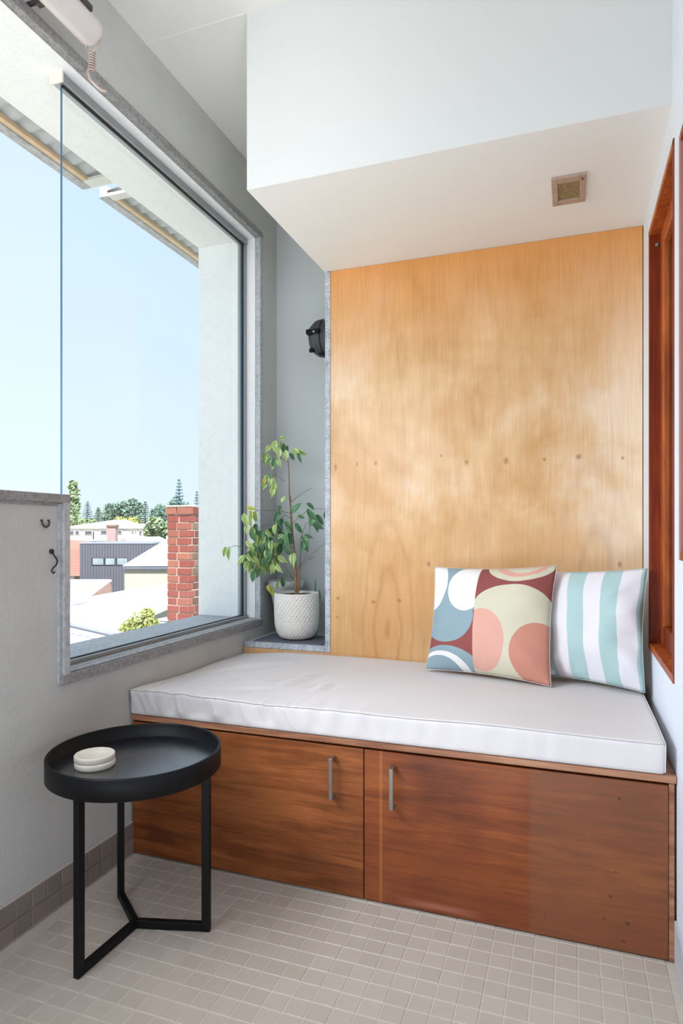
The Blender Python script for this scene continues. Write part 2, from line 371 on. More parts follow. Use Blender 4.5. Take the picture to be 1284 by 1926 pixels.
for f in bm.faces: f.material_index = 0 if abs(f.normal.x) > .5 else 1
part('glass_pane', bm, [M['glass'], M['glassedge']], win)
bm = bmesh.new()
for y in (.3, .6): lathe(bm, [(.004, 0), (.004, .0015), (.0005, .002)], 10, (-.3+.25, y, .6575))
part('screw', bm, M['alu'], win)

# ---- right wall window with varnished timber joinery
w2 = empty('window_2', (XR, .04, .675), kind='structure'); y0, y1, z0, z1 = W1
def R(name, *a, mat='jarrah', bev=.002): return part(name, BX(*a, bev=bev), M[mat], w2)
R('jamb', XR-.003, XR+.12, y1-.022, y1, z0, z1); R('jamb', XR-.003, XR+.12, y0, y0+.012, z0, z1)
R('head', XR-.003, XR+.12, y0, y1, z1-.02, z1, mat='jarrah2')
R('sill', XR-.004, XR+.12, y0, y1, z0, z0+.02, mat='jarrah2')
R('sash_stile', XR+.030, XR+.068, y1-.085, y1-.022, z0+.02, z1-.02, mat='jarrah2', bev=.004)
R('sash_stile', XR+.030, XR+.068, y0+.012, y0+.07, z0+.02, z1-.02, mat='jarrah2', bev=.004)
R('sash_rail', XR+.030, XR+.068, y0+.07, y1-.085, z0+.02, z0+.085, bev=.004)
R('sash_rail', XR+.030, XR+.068, y0+.07, y1-.085, z1-.075, z1-.02, mat='jarrah2', bev=.004)
part('glass_pane', BX(XR+.047, XR+.053, y0+.07, y1-.085, z0+.08, z1-.07), glass('inner glass', (.6, .5, .44)), w2)
bm = bmesh.new(); lathe(bm, [(.004, 0), (.006, .002), (.006, .006), (.002, .008)], 12, (XR+.02, y1-.03, z1-.055), 'Y'); part('screw', bm, M['alu'], w2)
w3 = empty('window_3', (XR, -.5, .99), kind='structure')
part('jamb', BX(XR-.002, XR+.12, -.062, -.043, .99, 2.0, bev=.001), plain('pinkish primed jamb', sr(176, 120, 116), .5), w3)
part('head', BX(XR-.002, XR+.12, -1.0, -.062, 1.98, 2.0, bev=.001), M['jarrah'], w3)
part('sill', BX(XR-.002, XR+.12, -1.0, -.062, .99, 1.01, bev=.001), M['jarrah'], w3)
part('glass_pane', BX(XR+.05, XR+.055, -1.0, -.062, 1.01, 1.98), M['glass'], w3)

# ------------------------------------------------------------------ plywood sheet, niche edging, vent
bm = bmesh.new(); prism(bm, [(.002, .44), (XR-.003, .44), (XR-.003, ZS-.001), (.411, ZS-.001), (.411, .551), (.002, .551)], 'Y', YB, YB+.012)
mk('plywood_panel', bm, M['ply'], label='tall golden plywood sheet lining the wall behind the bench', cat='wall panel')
ed = empty('niche_edging', (.2, YB, .551), 'speckled grey L-shaped edging around the plant niche', 'edging')
part('upright', BX(.389, .412, YB-.005, YB+.03, .551, 2.152, bev=.001), M['speck'], ed)
part('sill_strip', BX(.002, .389, YB-.005, YB+.03, .551, .576, bev=.001), M['speck'], ed)
part('upright_tip', BX(.388, .412, YB-.006, YB+.01, 2.098, 2.106, bev=.001), M['white_metal'], ed)
v = empty('ceiling_vent', (1.357, .417, ZS), 'small dusty square vent with a gauze centre under the white bulkhead', 'vent')
bm = bmesh.new()
for a in [(1.306, 1.324, .331, .503), (1.390, 1.408, .331, .503), (1.324, 1.390, .331, .362), (1.324, 1.390, .474, .503)]: box(bm, *a, ZS-.009, ZS-.0002, .0015)
part('vent_frame', bm, M['ventwood'], v)
part('vent_gauze', BX(1.324, 1.390, .362, .474, ZS-.0035, ZS-.0004), M['ventmesh'], v)
bm = bmesh.new(); lathe(bm, [(.003, 0), (.004, -.003), (.001, -.005)], 10, (1.397, .35, ZS-.009)); part('screw', bm, M['jarrah'], v)

# black bulkhead lamp on the hidden cheek of the niche
lp = empty('bulkhead_lamp', (.388, .9, 1.918), 'black round lamp high in the plant niche beside the speckled edging', 'wall lamp')
K = (.388, .9, 1.918)
bm = bmesh.new(); lathe(bm, [(.0, -.001), (.078, -.001), (.080, -.006), (.080, -.048), (.077, -.050), (.0, -.050)][::-1], 40, K, 'X'); part('housing', bm, M['plastic'], lp)
bm = bmesh.new(); lathe(bm, [(.080, -.050), (.083, -.052), (.083, -.060), (.080, -.063), (.082, -.068), (.079, -.082), (.070, -.096), (.064, -.100), (.060, -.108), (.040, -.116), (.0, -.118)], 40, K, 'X'); part('front_rim', bm, M['plastic'], lp)
bm = bmesh.new()
for t in (84, -62):
    q = Matrix.Translation(K) @ Matrix.Rotation(math.radians(t), 4, 'X'); bm = BX(-.108, -.046, -.010, .010, .070, .092, bev=.003, mat=q); box(bm, -.106, -.088, -.013, .013, .074, .088, .003, mat=q); part('clip', bm, M['black'], lp)
    bm = tube(bmesh.new(), [q @ Vector((-.070, -.004, .088)), q @ Vector((-.070, -.004, .0945))], .005, 10); part('screw', bm, M['alu'], lp)
for t, x_ in ((142, -.096), (158, -.058)):
    q = Matrix.Translation(K) @ Matrix.Rotation(math.radians(t), 4, 'X'); part('lug', BX(x_-.012, x_+.012, -.008, .008, .070, .086, bev=.003, mat=q), M['black'], lp)

# ------------------------------------------------------------------ bench
bn = empty('storage_bench', (.8, .38, 0), 'long orange-brown plywood bench box standing on the tiled floor under the white cushion', 'bench')
part('carcass', BX(.006, XR-.022, .016, YB-.004, .004, .428), M['lid'], bn)
part('side_panel', BX(XR-.018, XR-.005, .0, YB-.004, .0, .4385, bev=.001), M['lid'], bn)
part('lid', BX(.002, XR+.0-.001, -.008, YB-.003, .441, .459, bev=.002), M['lid'], bn)
dl = part('door', BX(.007, .8025, -.002, .015, .004, .4335, bev=.0012), M['doorL'], bn)
mk_r = [(1.478, .386, .007, .8), (1.457, .136, .008, .6), (1.443, .078, .005, 1), (1.497, .076, .008, .8), (1.488, .03, .006, .8), (.895, .25, .003, 1), (1.47, .2, .003, 1.4), (1.3, .05, .003, 1)]
def shift_mat_marks():
    return [(a-.8, b, r, k) for a, b, r, k in mk_r]
M['doorR'] = redply('red stained plywood door marked', (sr(112, 48, 20), sr(158, 72, 30), sr(190, 96, 44)), None, shift_mat_marks())
# the door meshes live in the frame of the bench, so the pale patch starts .44 m right of its middle
mm = M['doorR']; 
def doorR():
    m = N('red stained plywood door'); t = m.n('TexCoord'); s = m.n('SeparateXYZ'); m.l(t.outputs['Object'], s.inputs[0]); X, Z = s.outputs['X'], s.outputs['Z']
    g = m.coord((1.1, 8, 13)); gf = m.coord((4, 60, 120)); c = m.coord((1, 1, 1))
    grain = m.noise(g, 2.1, 6, .62, 1.2); fine = m.noise(gf, 2.2, 4, .7); cloud = m.noise(c, 4.5, 3)
    base = m.ramp(m.math('ADD', m.math('MULTIPLY', grain, .55), m.math('MULTIPLY', cloud, .45)), (.34, sr(98, 48, 24)), (.66, sr(160, 90, 44)), (.50, sr(130, 66, 32)))
    col = m.mix(.8, base, m.mix(1, base, m.ramp(fine, (.32, (.78, .72, .68)), (.68, (1.1, 1.08, 1.05))), 'MULTIPLY'))
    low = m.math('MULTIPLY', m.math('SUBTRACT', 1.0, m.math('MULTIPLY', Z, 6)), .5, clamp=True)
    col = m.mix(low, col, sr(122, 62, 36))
    k = m.math('MULTIPLY', m.math('MULTIPLY', m.math('SUBTRACT', X, .455), 70, clamp=True), .36); col = m.mix(k, col, sr(132, 92, 66))
    for sx_ in (.055,):
        d = m.math('ABSOLUTE', m.math('SUBTRACT', X, sx_)); col = m.mix(m.math('MULTIPLY', m.math('SUBTRACT', 1.0, m.math('MULTIPLY', d, 150), clamp=True), .3), col, sr(220, 140, 80))
    # scuffed strip along the foot of the door
    dx = m.math('DIVIDE', m.math('ABSOLUTE', m.math('SUBTRACT', X, .22)), .13); dz = m.math('DIVIDE', m.math('ABSOLUTE', m.math('SUBTRACT', Z, .022)), .012)
    sc = m.math('MULTIPLY', m.math('SUBTRACT', 1.0, m.math('MAXIMUM', dx, dz), clamp=True), .75, clamp=True); col = m.mix(sc, col, sr(176, 112, 92))
    col = knots(m, X, Z, col, shift_mat_marks(), sr(26, 14, 10)); m.bump(fine, .08, .001); return m.fin(col, .36, 0, .4)
M['doorR'] = doorR()
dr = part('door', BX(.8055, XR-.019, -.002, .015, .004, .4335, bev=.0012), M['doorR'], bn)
def handle(x, zt, zb, door):
    bm = bmesh.new(); box(bm, x-.006, x+.006, -.034, -.028, zb, zt, .0012)
    for z in (zt-.004, zb+.004): box(bm, x-.006, x+.006, -.030, -.002, z-.004, z+.004, .001)
    part('handle', bm, M['steel'], door)
handle(.713, .405, .285, dl); handle(.893, .398, .283, dr)

# ---- long seat cushion
def soft_box(x0, x1, y0, y1, z0, z1, r, nx, ny, nz, fn):
    bm = bmesh.new(); cx, cy, cz = (x0+x1)/2, (y0+y1)/2, (z0+z1)/2; hx, hy, hz = (x1-x0)/2, (y1-y0)/2, (z1-z0)/2; G = {}
    def V(i, j, k):
        q = (i, j, k)
        if q not in G:
            p = Vector((-hx+2*hx*i/nx, -hy+2*hy*j/ny, -hz+2*hz*k/nz)); inn = Vector((max(-hx+r, min(hx-r, p.x)), max(-hy+r, min(hy-r, p.y)), max(-hz+r, min(hz-r, p.z))))
            d = p-inn; n = d.normalized() if d.length > 1e-9 else Vector((0, 0, 0)); p = inn+n*r if d.length > 1e-9 else p
            p = p+Vector((cx, cy, cz)); G[q] = bm.verts.new(fn(p, n, i/nx, j/ny, k/nz))
        return G[q]
    def F(*v):
        f = bm.faces.new(v); f.smooth = True
    for i in range(nx):
        for j in range(ny):
            F(V(i, j, nz), V(i+1, j, nz), V(i+1, j+1, nz), V(i, j+1, nz)); F(V(i, j, 0), V(i, j+1, 0), V(i+1, j+1, 0), V(i+1, j, 0))
    for i in range(nx):
        for k in range(nz):
            F(V(i, 0, k), V(i+1, 0, k), V(i+1, 0, k+1), V(i, 0, k+1)); F(V(i, ny, k), V(i, ny, k+1), V(i+1, ny, k+1), V(i+1, ny, k))
    for j in range(ny):
        for k in range(nz):
            F(V(0, j, k), V(0, j, k+1), V(0, j+1, k+1), V(0, j+1, k)); F(V(nx, j, k), V(nx, j+1, k), V(nx, j+1, k+1), V(nx, j, k+1))
    return bm
CX0, CX1, CY0, CY1, CZ0, CZ1 = .003, 1.584, -.012, .757, .4595, .540
def sstep(a, b, x):
    t = max(0, min(1, (x-a)/(b-a))); return t*t*(3-2*t)
def cush(p, n, u, v, w):
    top = sstep(.5, 1, w); fr = sstep(.12, 0, v)
    p = p.copy(); wr = sstep(1.1, .25, p.x)
    a = noise.noise(Vector((p.x*3, p.y*3, 0)))*.006*top
    # gathers running over the front edge, soft creases on the left of the top
    g = noise.noise(Vector((p.x*26, p.y*3, p.z*5)))*.0080+noise.noise(Vector((p.x*60+p.z*30, p.y*4, 3)))*.0032
    p.z += a+g*top*sstep(.25, .02, v)*(wr*.9+.1)
    p.y -= g*1.6*sstep(.06, 0, v)*(wr*.8+.2)*sstep(0, .4, w)*1.2
    for (sx, sy, ex, ey, dpt, wd) in [(.42, .22, .50, .42, .007, .020), (.56, .20, .60, .30, .005, .018), (.30, .12, .42, .22, .004, .02), (.10, .35, .30, .62, .004, .03), (.22, .10, .26, .25, .003, .015)]:
        A = Vector((sx, sy, 0)); B = Vector((ex, ey, 0)); q = Vector((p.x, p.y, 0)); t = max(0, min(1, (q-A).dot(B-A)/(B-A).length_squared)); d = (q-(A+(B-A)*t)).length
        p.z += dpt*1.8*(math.exp(-(d/wd)**2)-.7*math.exp(-((d-wd*1.8)/wd)**2))*top*math.sin(math.pi*min(1, max(.05, t)))
    p.z -= .006*top*(1-v*.2)*sstep(.25, 0, v)*sstep(.6, 1.2, p.x)*0
    p.z -= .014*top*sstep(.35, 0, u)*sstep(.0, .6, v)*sstep(.15, 0, u)
    p.z = max(p.z, CZ0)
    p.x += .010*sstep(.9, 1, u)*(1-w)*-.3
    p.y = max(p.y, CY0-.012)
    return p
cu = mk('seat_cushion', soft_box(CX0, CX1, CY0, CY1, CZ0, CZ1, .010, 220, 84, 12, cush), M['fabric'], label='long white cotton seat cushion covering the top of the bench', cat='cushion')
bm = bmesh.new()
pts = []
for i in range(120):
    x = CX0+.006+(CX1-CX0-.012)*i/119; p = cush(Vector((x, CY0+.0015, CZ1-.0015)), Vector(), i/119, .004, .98); pts.append(p+Vector((0, -.001, .001)))
tube(bm, pts, .0016, 6)
tube(bm, [Vector((CX1-.0015, CY0+.003+(CY1-CY0-.01)*i/40, CZ1-.002+noise.noise(Vector((CX1*3, (CY0+(CY1-CY0)*i/40)*3, 0)))*.006)) for i in range(41)], .0016, 6)
tube(bm, [Vector((CX1-.003, CY0+.003, CZ0+.008)), Vector((CX1-.002, CY0+.002, CZ1-.006))], .0016, 6)
mk('seam', bm, M['fabric'], cu)

# ---- scatter cushions
def pillow(name, c4, thick, mat, seam, label, seed, nrm_sign=1, N_=56, crease=.006):
    TL, TR, BR, BL = [Vector(p) for p in c4]; nr = (TR-BL).cross(TL-BR).normalized()
    if nr.dot(CAM-TL) < 0: nr = -nr
    bm = bmesh.new(); uvl = bm.loops.layers.uv.new('UVMap'); grid = {}
    for sd in (1, -1):
        for i in range(N_+1):
            for j in range(N_+1):
                if sd == -1 and (i in (0, N_) or j in (0, N_)): grid[(sd, i, j)] = grid[(1, i, j)]; continue
                u, v = i/N_, j/N_; a, b = 2*u-1, 2*v-1
                pin = .055
                a2 = a*(1-pin*(1-b*b)); b2 = b*(1-pin*(1-a*a)); uu, vv = (a2+1)/2, (b2+1)/2
                p = (TL*(1-uu)+TR*uu)*vv+(BL*(1-uu)+BR*uu)*(1-vv)
                h = ((1-abs(a)**2.6)**.62)*((1-abs(b)**2.6)**.62)
                ang = math.atan2(b, a); rad = math.sqrt(a*a+b*b)
                wr = noise.noise(Vector((math.cos(ang)*5+seed, math.sin(ang)*5, rad*.8)))*crease*sstep(.35, .95, rad)+noise.noise(Vector((a*2.2, b*2.2+seed, 1)))*crease*1.2
                p = p+nr*sd*(thick*h)+nr*wr*min(1, h*2.5)
                grid[(sd, i, j)] = bm.verts.new(p)
    for sd in (1, -1):
        for i in range(N_):
            for j in range(N_):
                ids = [(i, j), (i+1, j), (i+1, j+1), (i, j+1)]
                if sd == -1: ids = ids[::-1]
                f = bm.faces.new([grid[(sd, *q)] for q in ids]); f.smooth = True
                for lp_, q in zip(f.loops, ids): lp_[uvl].uv = (q[0]/N_, q[1]/N_)
    bmesh.ops.recalc_face_normals(bm, faces=bm.faces)
    base = (BL+BR)/2; bmesh.ops.translate(bm, verts=bm.verts, vec=-base)
    rim = [grid[(1, i, 0)].co.copy() for i in range(N_+1)]+[grid[(1, N_, j)].co.copy() for j in range(1, N_+1)]+[grid[(1, i, N_)].co.copy() for i in range(N_-1, -1, -1)]+[grid[(1, 0, j)].co.copy() for j in range(N_-1, -1, -1)]
    o = mk(name, bm, mat, label=label, cat='cushion', loc=base)
    bm = bmesh.new(); tube(bm, rim, .0010, 6, cap=False); mk('seam', bm, seam, o); return o, nr, base
def pattern():
    m = N('retro printed cotton'); t = m.n('TexCoord'); s = m.n('SeparateXYZ'); m.l(t.outputs['UV'], s.inputs[0]); U = s.outputs['X']; Tt = m.math('SUBTRACT', 1.0, s.outputs['Y'])
    W = sr(236, 232, 230); Bl = sr(142, 163, 172); Rd = sr(146, 78, 74); Cr = sr(212, 206, 182); Pk = sr(222, 168, 152); Sa = sr(204, 140, 120)
    def el(cx, cy, rx, ry):
        a = m.math('DIVIDE', m.math('SUBTRACT', U, cx), rx); b = m.math('DIVIDE', m.math('SUBTRACT', Tt, cy), ry)
        return m.math('LESS_THAN', m.math('ADD', m.math('MULTIPLY', a, a), m.math('MULTIPLY', b, b)), 1.0)
    AND = lambda a, b: m.math('MULTIPLY', a, b); OR = lambda a, b: m.math('MAXIMUM', a, b); NOT = lambda a: m.math('SUBTRACT', 1.0, a)
    up = m.math('LESS_THAN', Tt, .44)
    wh = OR(el(-.03, .17, .185, .28), el(.335, .225, .165, .225))
    lc = m.mix(OR(up, el(.18, .50, .245, .25)), Rd, Bl); lc = m.mix(AND(wh, m.math('LESS_THAN', Tt, .46)), lc, W)
    lc = m.mix(AND(m.math('GREATER_THAN', U, .335), m.math('LESS_THAN', Tt, .225)), lc, W)
    lc = m.mix(el(.18, 1.04, .34, .26), lc, Bl); lc = m.mix(el(.14, 1.06, .27, .23), lc, W); lc = m.mix(el(.12, 1.07, .22, .20), lc, Bl)
    rc = m.mix(el(.72, .405, .30, .225), Rd, Cr); low = m.math('GREATER_THAN', Tt, .44); rc = m.mix(low, rc, Cr)
    rc = m.mix(AND(el(.50, .70, .185, .28), m.math('GREATER_THAN', Tt, .3)), rc, Pk); rc = m.mix(el(.93, .78, .205, .27), rc, Sa)
    rc = m.mix(AND(m.math('GREATER_THAN', U, .93), m.math('GREATER_THAN', Tt, .78)), rc, Sa)
    rc = m.mix(el(.745, -.02, .265, .17), rc, Cr); rc = m.mix(el(.755, -.03, .205, .135), rc, Pk); rc = m.mix(el(.765, -.03, .145, .095), rc, Cr)
    col = m.mix(m.math('GREATER_THAN', U, .43), lc, rc)
    m.bump(m.noise(m.coord(), 700, 2), .12, .001); return m.fin(col, .9)
def stripes():
    m = N('mint striped cotton'); t = m.n('TexCoord'); s = m.n('SeparateXYZ'); m.l(t.outputs['UV'], s.inputs[0]); U = s.outputs['X']
    f = m.math('LESS_THAN', m.math('FRACT', m.math('MULTIPLY', m.math('SUBTRACT', U, .16), 1/.27)), .5); f2 = f
    m.bump(m.noise(m.coord(), 700, 2), .12, .001); return m.fin(m.mix(f2, sr(234, 230, 236), sr(178, 206, 206)), .9)
pa, nr, base = pillow('scatter_cushion', [(.866, .708, .922), (1.318, .605, .940), (1.302, .470, .547), (.856, .596, .547)], .070, pattern(), M['fabric'],
    'square cushion with dusky red, blue and cream rounded shapes, in front of the striped one', 3)
pb, nr, base = pillow('scatter_cushion', [(1.195, .735, .915), (1.598, .530, .940), (1.584, .470, .550), (1.225, .620, .550)], .058, stripes(), plain('mint seam', sr(190, 214, 212), .9),
    'square cushion with wide mint and white stripes against the right wall', 11, crease=.010)
bm = BX(-.008, .008, -.0008, .0008, -.012, .012); o = mk('care_label', bm, M['fabric'], pb); o.location = Vector((1.305, .570, .578))-pb.location

# ------------------------------------------------------------------ side table and coasters
TX, TY, TR_ = .275, -.335, .222
tb = empty('side_table', (TX, TY, 0), 'round black tray table on three legs, standing on the tiled floor', 'table')
bm = bmesh.new(); lathe(bm, [(0, .428), (TR_-.004, .428), (TR_, .431), (TR_, .481), (TR_-.0015, .483), (TR_-.0065, .483), (TR_-.008, .481), (TR_-.008, .443), (0, .443)], 96, (TX, TY, 0), smooth=False)
for f in bm.faces: f.smooth = abs(f.normal.z) < .3
part('tray_rim', bm, M['black'], tb)
bm = bmesh.new(); lathe(bm, [(0, .4435), (TR_-.0085, .4435), (TR_-.0085, .4455), (0, .4455)], 96, (TX, TY, 0), smooth=False); part('tray_top', bm, M['tray'], tb)
cen = Vector((TX-.008, TY+.008, 0)); B_ = .011
legs = [(.262, -.541), (.464, -.273), (.132, -.222)]
for (lx, ly) in legs:
    d = (Vector((lx, ly, 0))-cen); a = math.atan2(d.y, d.x); Q = Matrix.Translation((lx, ly, 0)) @ Matrix.Rotation(a, 4, 'Z')
    part('leg', BX(-.022, 0, -.008, .008, 0, .428, bev=.001, mat=Q), M['black'], tb)
for (lx, ly) in legs:
    d = (Vector((lx, ly, 0))-cen); a = math.atan2(d.y, d.x); Q = Matrix.Translation(cen) @ Matrix.Rotation(a, 4, 'Z')
    part('foot_bar', BX(0, d.length-.022, -.008, .008, .0005, .022, bev=.001, mat=Q), M['black'], tb)
CZ = .4458
for k, (cx, cy, lab) in enumerate([(.190, -.392, 'lower of the two pale stone coasters stacked on the black tray'), (.187, -.390, 'upper of the two pale stone coasters stacked on the black tray')]):
    bm = bmesh.new(); R_ = .051; z = CZ+k*.0155
    lathe(bm, [(0, 0), (R_-.002, 0), (R_, .002), (R_, .0125), (R_-.0015, .015), (R_-.009, .015), (R_-.011, .0115), (0, .0110)], 64, (0, 0, 0))
    mk('coaster', bm, M['stone'], label=lab, cat='coaster', group='stone coasters on the tray', loc=(cx, cy, z))

# ------------------------------------------------------------------ niche: mat, pots, plants
mk('slate_mat', BX(.045, .372, .745+.025, .985, .5735, .580, bev=.001), M['mat'], label='thin dark slate square under the white plant pot', cat='mat')
PX, PY, PZ = .205, .885, .580
fp = empty('potted_fig', (PX, PY, PZ), 'small leafy weeping fig in a dimpled white ceramic pot in the niche', 'plant')
def dimple(r, z, t):
    if not (.012 < z < .200) or r < .075: return r
    row = int(z/.0115); return r-.0042*max(0, math.cos(t*36+(row % 2)*math.pi))*max(0, math.sin(z/.0115*math.pi % math.pi))
prof = [(0, 0), (.052, 0), (.058, .003)]+[(.058+.042*math.sin(k/20*math.pi/2), .003+.082*(1-math.cos(k/20*math.pi/2))) for k in range(1, 21)]
prof += [(.100+.0015*math.sin(k/60*math.pi), .085+.117*k/60) for k in range(1, 61)]+[(.098, .206), (.094, .206), (.092, .202), (.091, .185), (0, .185)]
bm = bmesh.new(); lathe(bm, prof, 288, (0, 0, 0), fn=dimple); mk('pot', bm, M['pot'], fp)
bm = bmesh.new(); lathe(bm, [(0, .186), (.0905, .186), (.0905, .192), (.06, .195+.003), (.03, .199), (0, .200)], 40)
for v_ in bm.verts: v_.co.z += noise.noise(v_.co*60)*.004
mk('soil', bm, M['soil'], fp)
def at_in(px, py, y, xm=.03):
    p = at(px, py, y)
    if p.x < xm: r = ray(px, py); p = CAM+r*((xm-CAM.x)/r.x)
    return p
def loc_pts(pp, ys):
    return [at_in(px, py, y)-Vector((PX, PY, PZ)) for (px, py), y in zip(pp, ys)]
bm = bmesh.new(); y0_ = PY
tr = loc_pts([(556, 1112), (556, 1080), (553, 1040), (549, 1000), (547, 960), (544, 930), (543, 880), (539, 850)], [y0_, y0_, y0_-.003, y0_, y0_+.01, y0_+.01, y0_+.01, y0_]); tr[0].z = .188
tube(bm, tr, [.0075, .0068, .006, .0055, .0048, .003, .002, .0014], 8)
t2 = loc_pts([(560, 1112), (563, 1080), (564, 1060), (566, 1020)], [y0_]*4); t2[0].z = .188; tube(bm, t2, [.006, .005, .003, .0018], 8)
tube(bm, loc_pts([(546, 945), (545, 933)], [y0_+.01, y0_]), [.005, .0045], 8)
mk('trunk', bm, M['bark'], fp)
rn = random.Random(4)
twigs = [[(545, 965), (520, 960), (485, 960), (468, 966)], [(550, 1075), (530, 1052), (505, 1040), (480, 1035)], [(547, 1010), (520, 985), (495, 990), (470, 1000)], [(455, 1030), (442, 1026), (433, 1030)],
         [(549, 985), (560, 975), (576, 962), (600, 956), (612, 958)], [(556, 1075), (580, 1050), (600, 1030), (613, 1020)], [(580, 1052), (592, 1048)], [(564, 1050), (566, 1010), (575, 985), (586, 982)],
         [(547, 945), (565, 930), (587, 917)], [(550, 1090), (540, 1070), (535, 1063)], [(556, 1105), (545, 1092), (532, 1090), (520, 1100)], [(543, 870), (530, 862), (520, 850), (516, 838)], [(543, 865), (555, 852), (564, 853)],
         [(530, 862), (512, 850), (500, 855)], [(535, 905), (520, 893), (510, 895), (505, 905)], [(549, 1030), (535, 1030), (520, 1050), (500, 1060)], [(547, 975), (535, 968), (527, 980), (522, 1000)], [(550, 1050), (545, 1020), (535, 1000)],
         [(480, 1035), (465, 1030), (455, 1030), (450, 1045)], [(505, 1040), (490, 1060), (485, 1075)], [(566, 1010), (575, 1010), (582, 1030)], [(560, 1070), (575, 1048), (583, 1000), (580, 970)]]
for tw in twigs:
    bm = bmesh.new(); n = len(tw); dy = rn.uniform(-.04, .05) if tw[0][0] < 570 else 0
    ys = [y0_+dy*k/(n-1)+(.0) for k in range(n)]
    if tw[0][0] < 500: ys = [y0_-.03]*n
    tube(bm, loc_pts(tw, ys), [.0017-.0009*k/(n-1) for k in range(n)], 5); mk('branch', bm, M['twig'], fp)
def leaf_mesh(fold, curl):
    bm = bmesh.new(); rows = []
    sh = [(0, .02), (.12, .20), (.30, .31), (.5, .32), (.72, .22), (.9, .07), (1.0, .012)]
    for t, wd in sh:
        z = -curl*t*t; y = t
        rows.append([bm.verts.new((-wd, y, z+wd*fold)), bm.verts.new((-wd*.5, y, z+wd*fold*.4)), bm.verts.new((0, y, z)), bm.verts.new((wd*.5, y, z+wd*fold*.4)), bm.verts.new((wd, y, z+wd*fold))])
    for a, b in zip(rows, rows[1:]):
        for k in range(4): bm.faces.new((a[k], a[k+1], b[k+1], b[k]))
    return bm
LM = {}
for k_, mt in enumerate(('leaf1', 'leaf2', 'leaf3')):
    for v_ in range(2):
        bm = leaf_mesh([.35, .7][v_], [.35, .15][v_]); me_ = bpy.data.meshes.new('leaf'); bm.to_mesh(me_); bm.free(); me_.materials.append(M[mt])
        for p in me_.polygons: p.use_smooth = True
        LM[(k_, v_)] = me_
def leaf(px, py, size, ang, kind, y, yawr=None):
    # ang: direction the tip points, measured in the niche's own upright plane (0 = right, -90 = down)
    base = at_in(px, py, y, .04)-Vector((PX, PY, PZ)); a = math.radians(ang)
    d = Vector((math.cos(a), rn.uniform(-.45, .25), math.sin(a))).normalized()
    nrm = Vector((rn.uniform(-.3, .7), -1, rn.uniform(0, .8))); nrm = (nrm-d*nrm.dot(d)).normalized(); x = d.cross(nrm)
    o = bpy.data.objects.new('leaf', LM[(kind, rn.randint(0, 1))]); COL.objects.link(o); o.parent = fp
    sc = size*.0022; mt = Matrix((x, d, nrm)).transposed().to_4x4()
    o.matrix_local = Matrix.Translation(base) @ mt @ Matrix.Diagonal((sc*rn.uniform(.62, .85), sc, sc, 1))
hand = [  # px, py of the stalk end, length in px, tip direction, kind
 (519, 828, 26, -110, 0), (516, 836, 26, -60, 0), (529, 830, 24, -80, 0), (534, 834, 22, -95, 1), (524, 842, 24, -85, 0), (540, 838, 18, -100, 1), (550, 846, 26, -35, 0), (556, 848, 26, -20, 0), (560, 852, 22, -60, 1), (506, 852, 24, -115, 0), (498, 853, 24, -100, 0), (516, 860, 22, -100, 1), (522, 862, 20, -70, 0), (511, 862, 16, -130, 1),
 (503, 893, 22, -120, 0), (509, 896, 20, -90, 0), (514, 898, 24, -75, 0), (498, 897, 18, -100, 2), (517, 905, 24, -100, 0), (506, 890, 16, -60, 1), (513, 915, 22, -90, 0),
 (463, 956, 20, 0, 2), (470, 960, 18, -60, 2), (458, 965, 26, -80, 0), (478, 962, 22, -70, 0), (472, 968, 26, -100, 0), (474, 990, 26, -95, 0), (466, 988, 24, -120, 0), (480, 985, 24, -75, 1),
 (510, 838, 20, -130, 0), (527, 826, 18, 10, 0), (537, 846, 22, -80, 0), (512, 868, 18, -80, 0), (505, 858, 20, -70, 0), (545, 852, 18, -60, 1), (500, 905, 20, -100, 0), (518, 912, 20, -80, 0), (529, 945, 16, 60, 0), (526, 950, 22, -80, 1), (549, 965, 28, 50, 1), (560, 970, 16, -20, 1), (577, 946, 20, -40, 1), (578, 956, 24, -70, 1), (581, 962, 26, -50, 1), (594, 968, 26, -50, 1), (588, 970, 22, -95, 1), (586, 984, 28, -25, 1), (592, 980, 24, -60, 1), (612, 962, 18, -90, 1),
 (556, 983, 26, -65, 1), (568, 1008, 24, -50, 1), (572, 1008, 22, -10, 1), (567, 1018, 26, -55, 1), (569, 1020, 20, -80, 1), (553, 1040, 30, -85, 0), (432, 1028, 26, -95, 0), (426, 1028, 22, -110, 0),
 (511, 1101, 26, -95, 2), (506, 1100, 20, -110, 2), (530, 1086, 22, -85, 1), (524, 1092, 18, -100, 0), (523, 963, 24, -100, 1), (519, 970, 26, -70, 1), (531, 975, 24, -110, 1), (528, 985, 26, -95, 1), (536, 980, 24, -60, 1), (520, 985, 24, -100, 0)]
for (a, b, sz, g_, kd) in hand:
    leaf(a, b, sz, g_, kd, PY+rn.uniform(-.05, .03) if a < 600 else .87)
for (cx, cy, rx, ry, n, mix_) in [(487, 1012, 28, 16, 18, .3), (505, 1000, 22, 18, 14, .45), (500, 1035, 36, 18, 34, .35), (478, 1042, 24, 16, 20, .2), (508, 1055, 22, 16, 16, .3), (535, 1005, 16, 22, 14, .7), (487, 1065, 18, 10, 8, .3)]:
    for _ in range(n):
        a = rn.uniform(0, 6.28); r = math.sqrt(rn.random()); leaf(cx+rx*r*math.cos(a), cy+ry*r*math.sin(a), rn.uniform(20, 27), rn.gauss(-95, 28), 1 if rn.random() < mix_ else 0, PY+rn.uniform(-.09, .02))

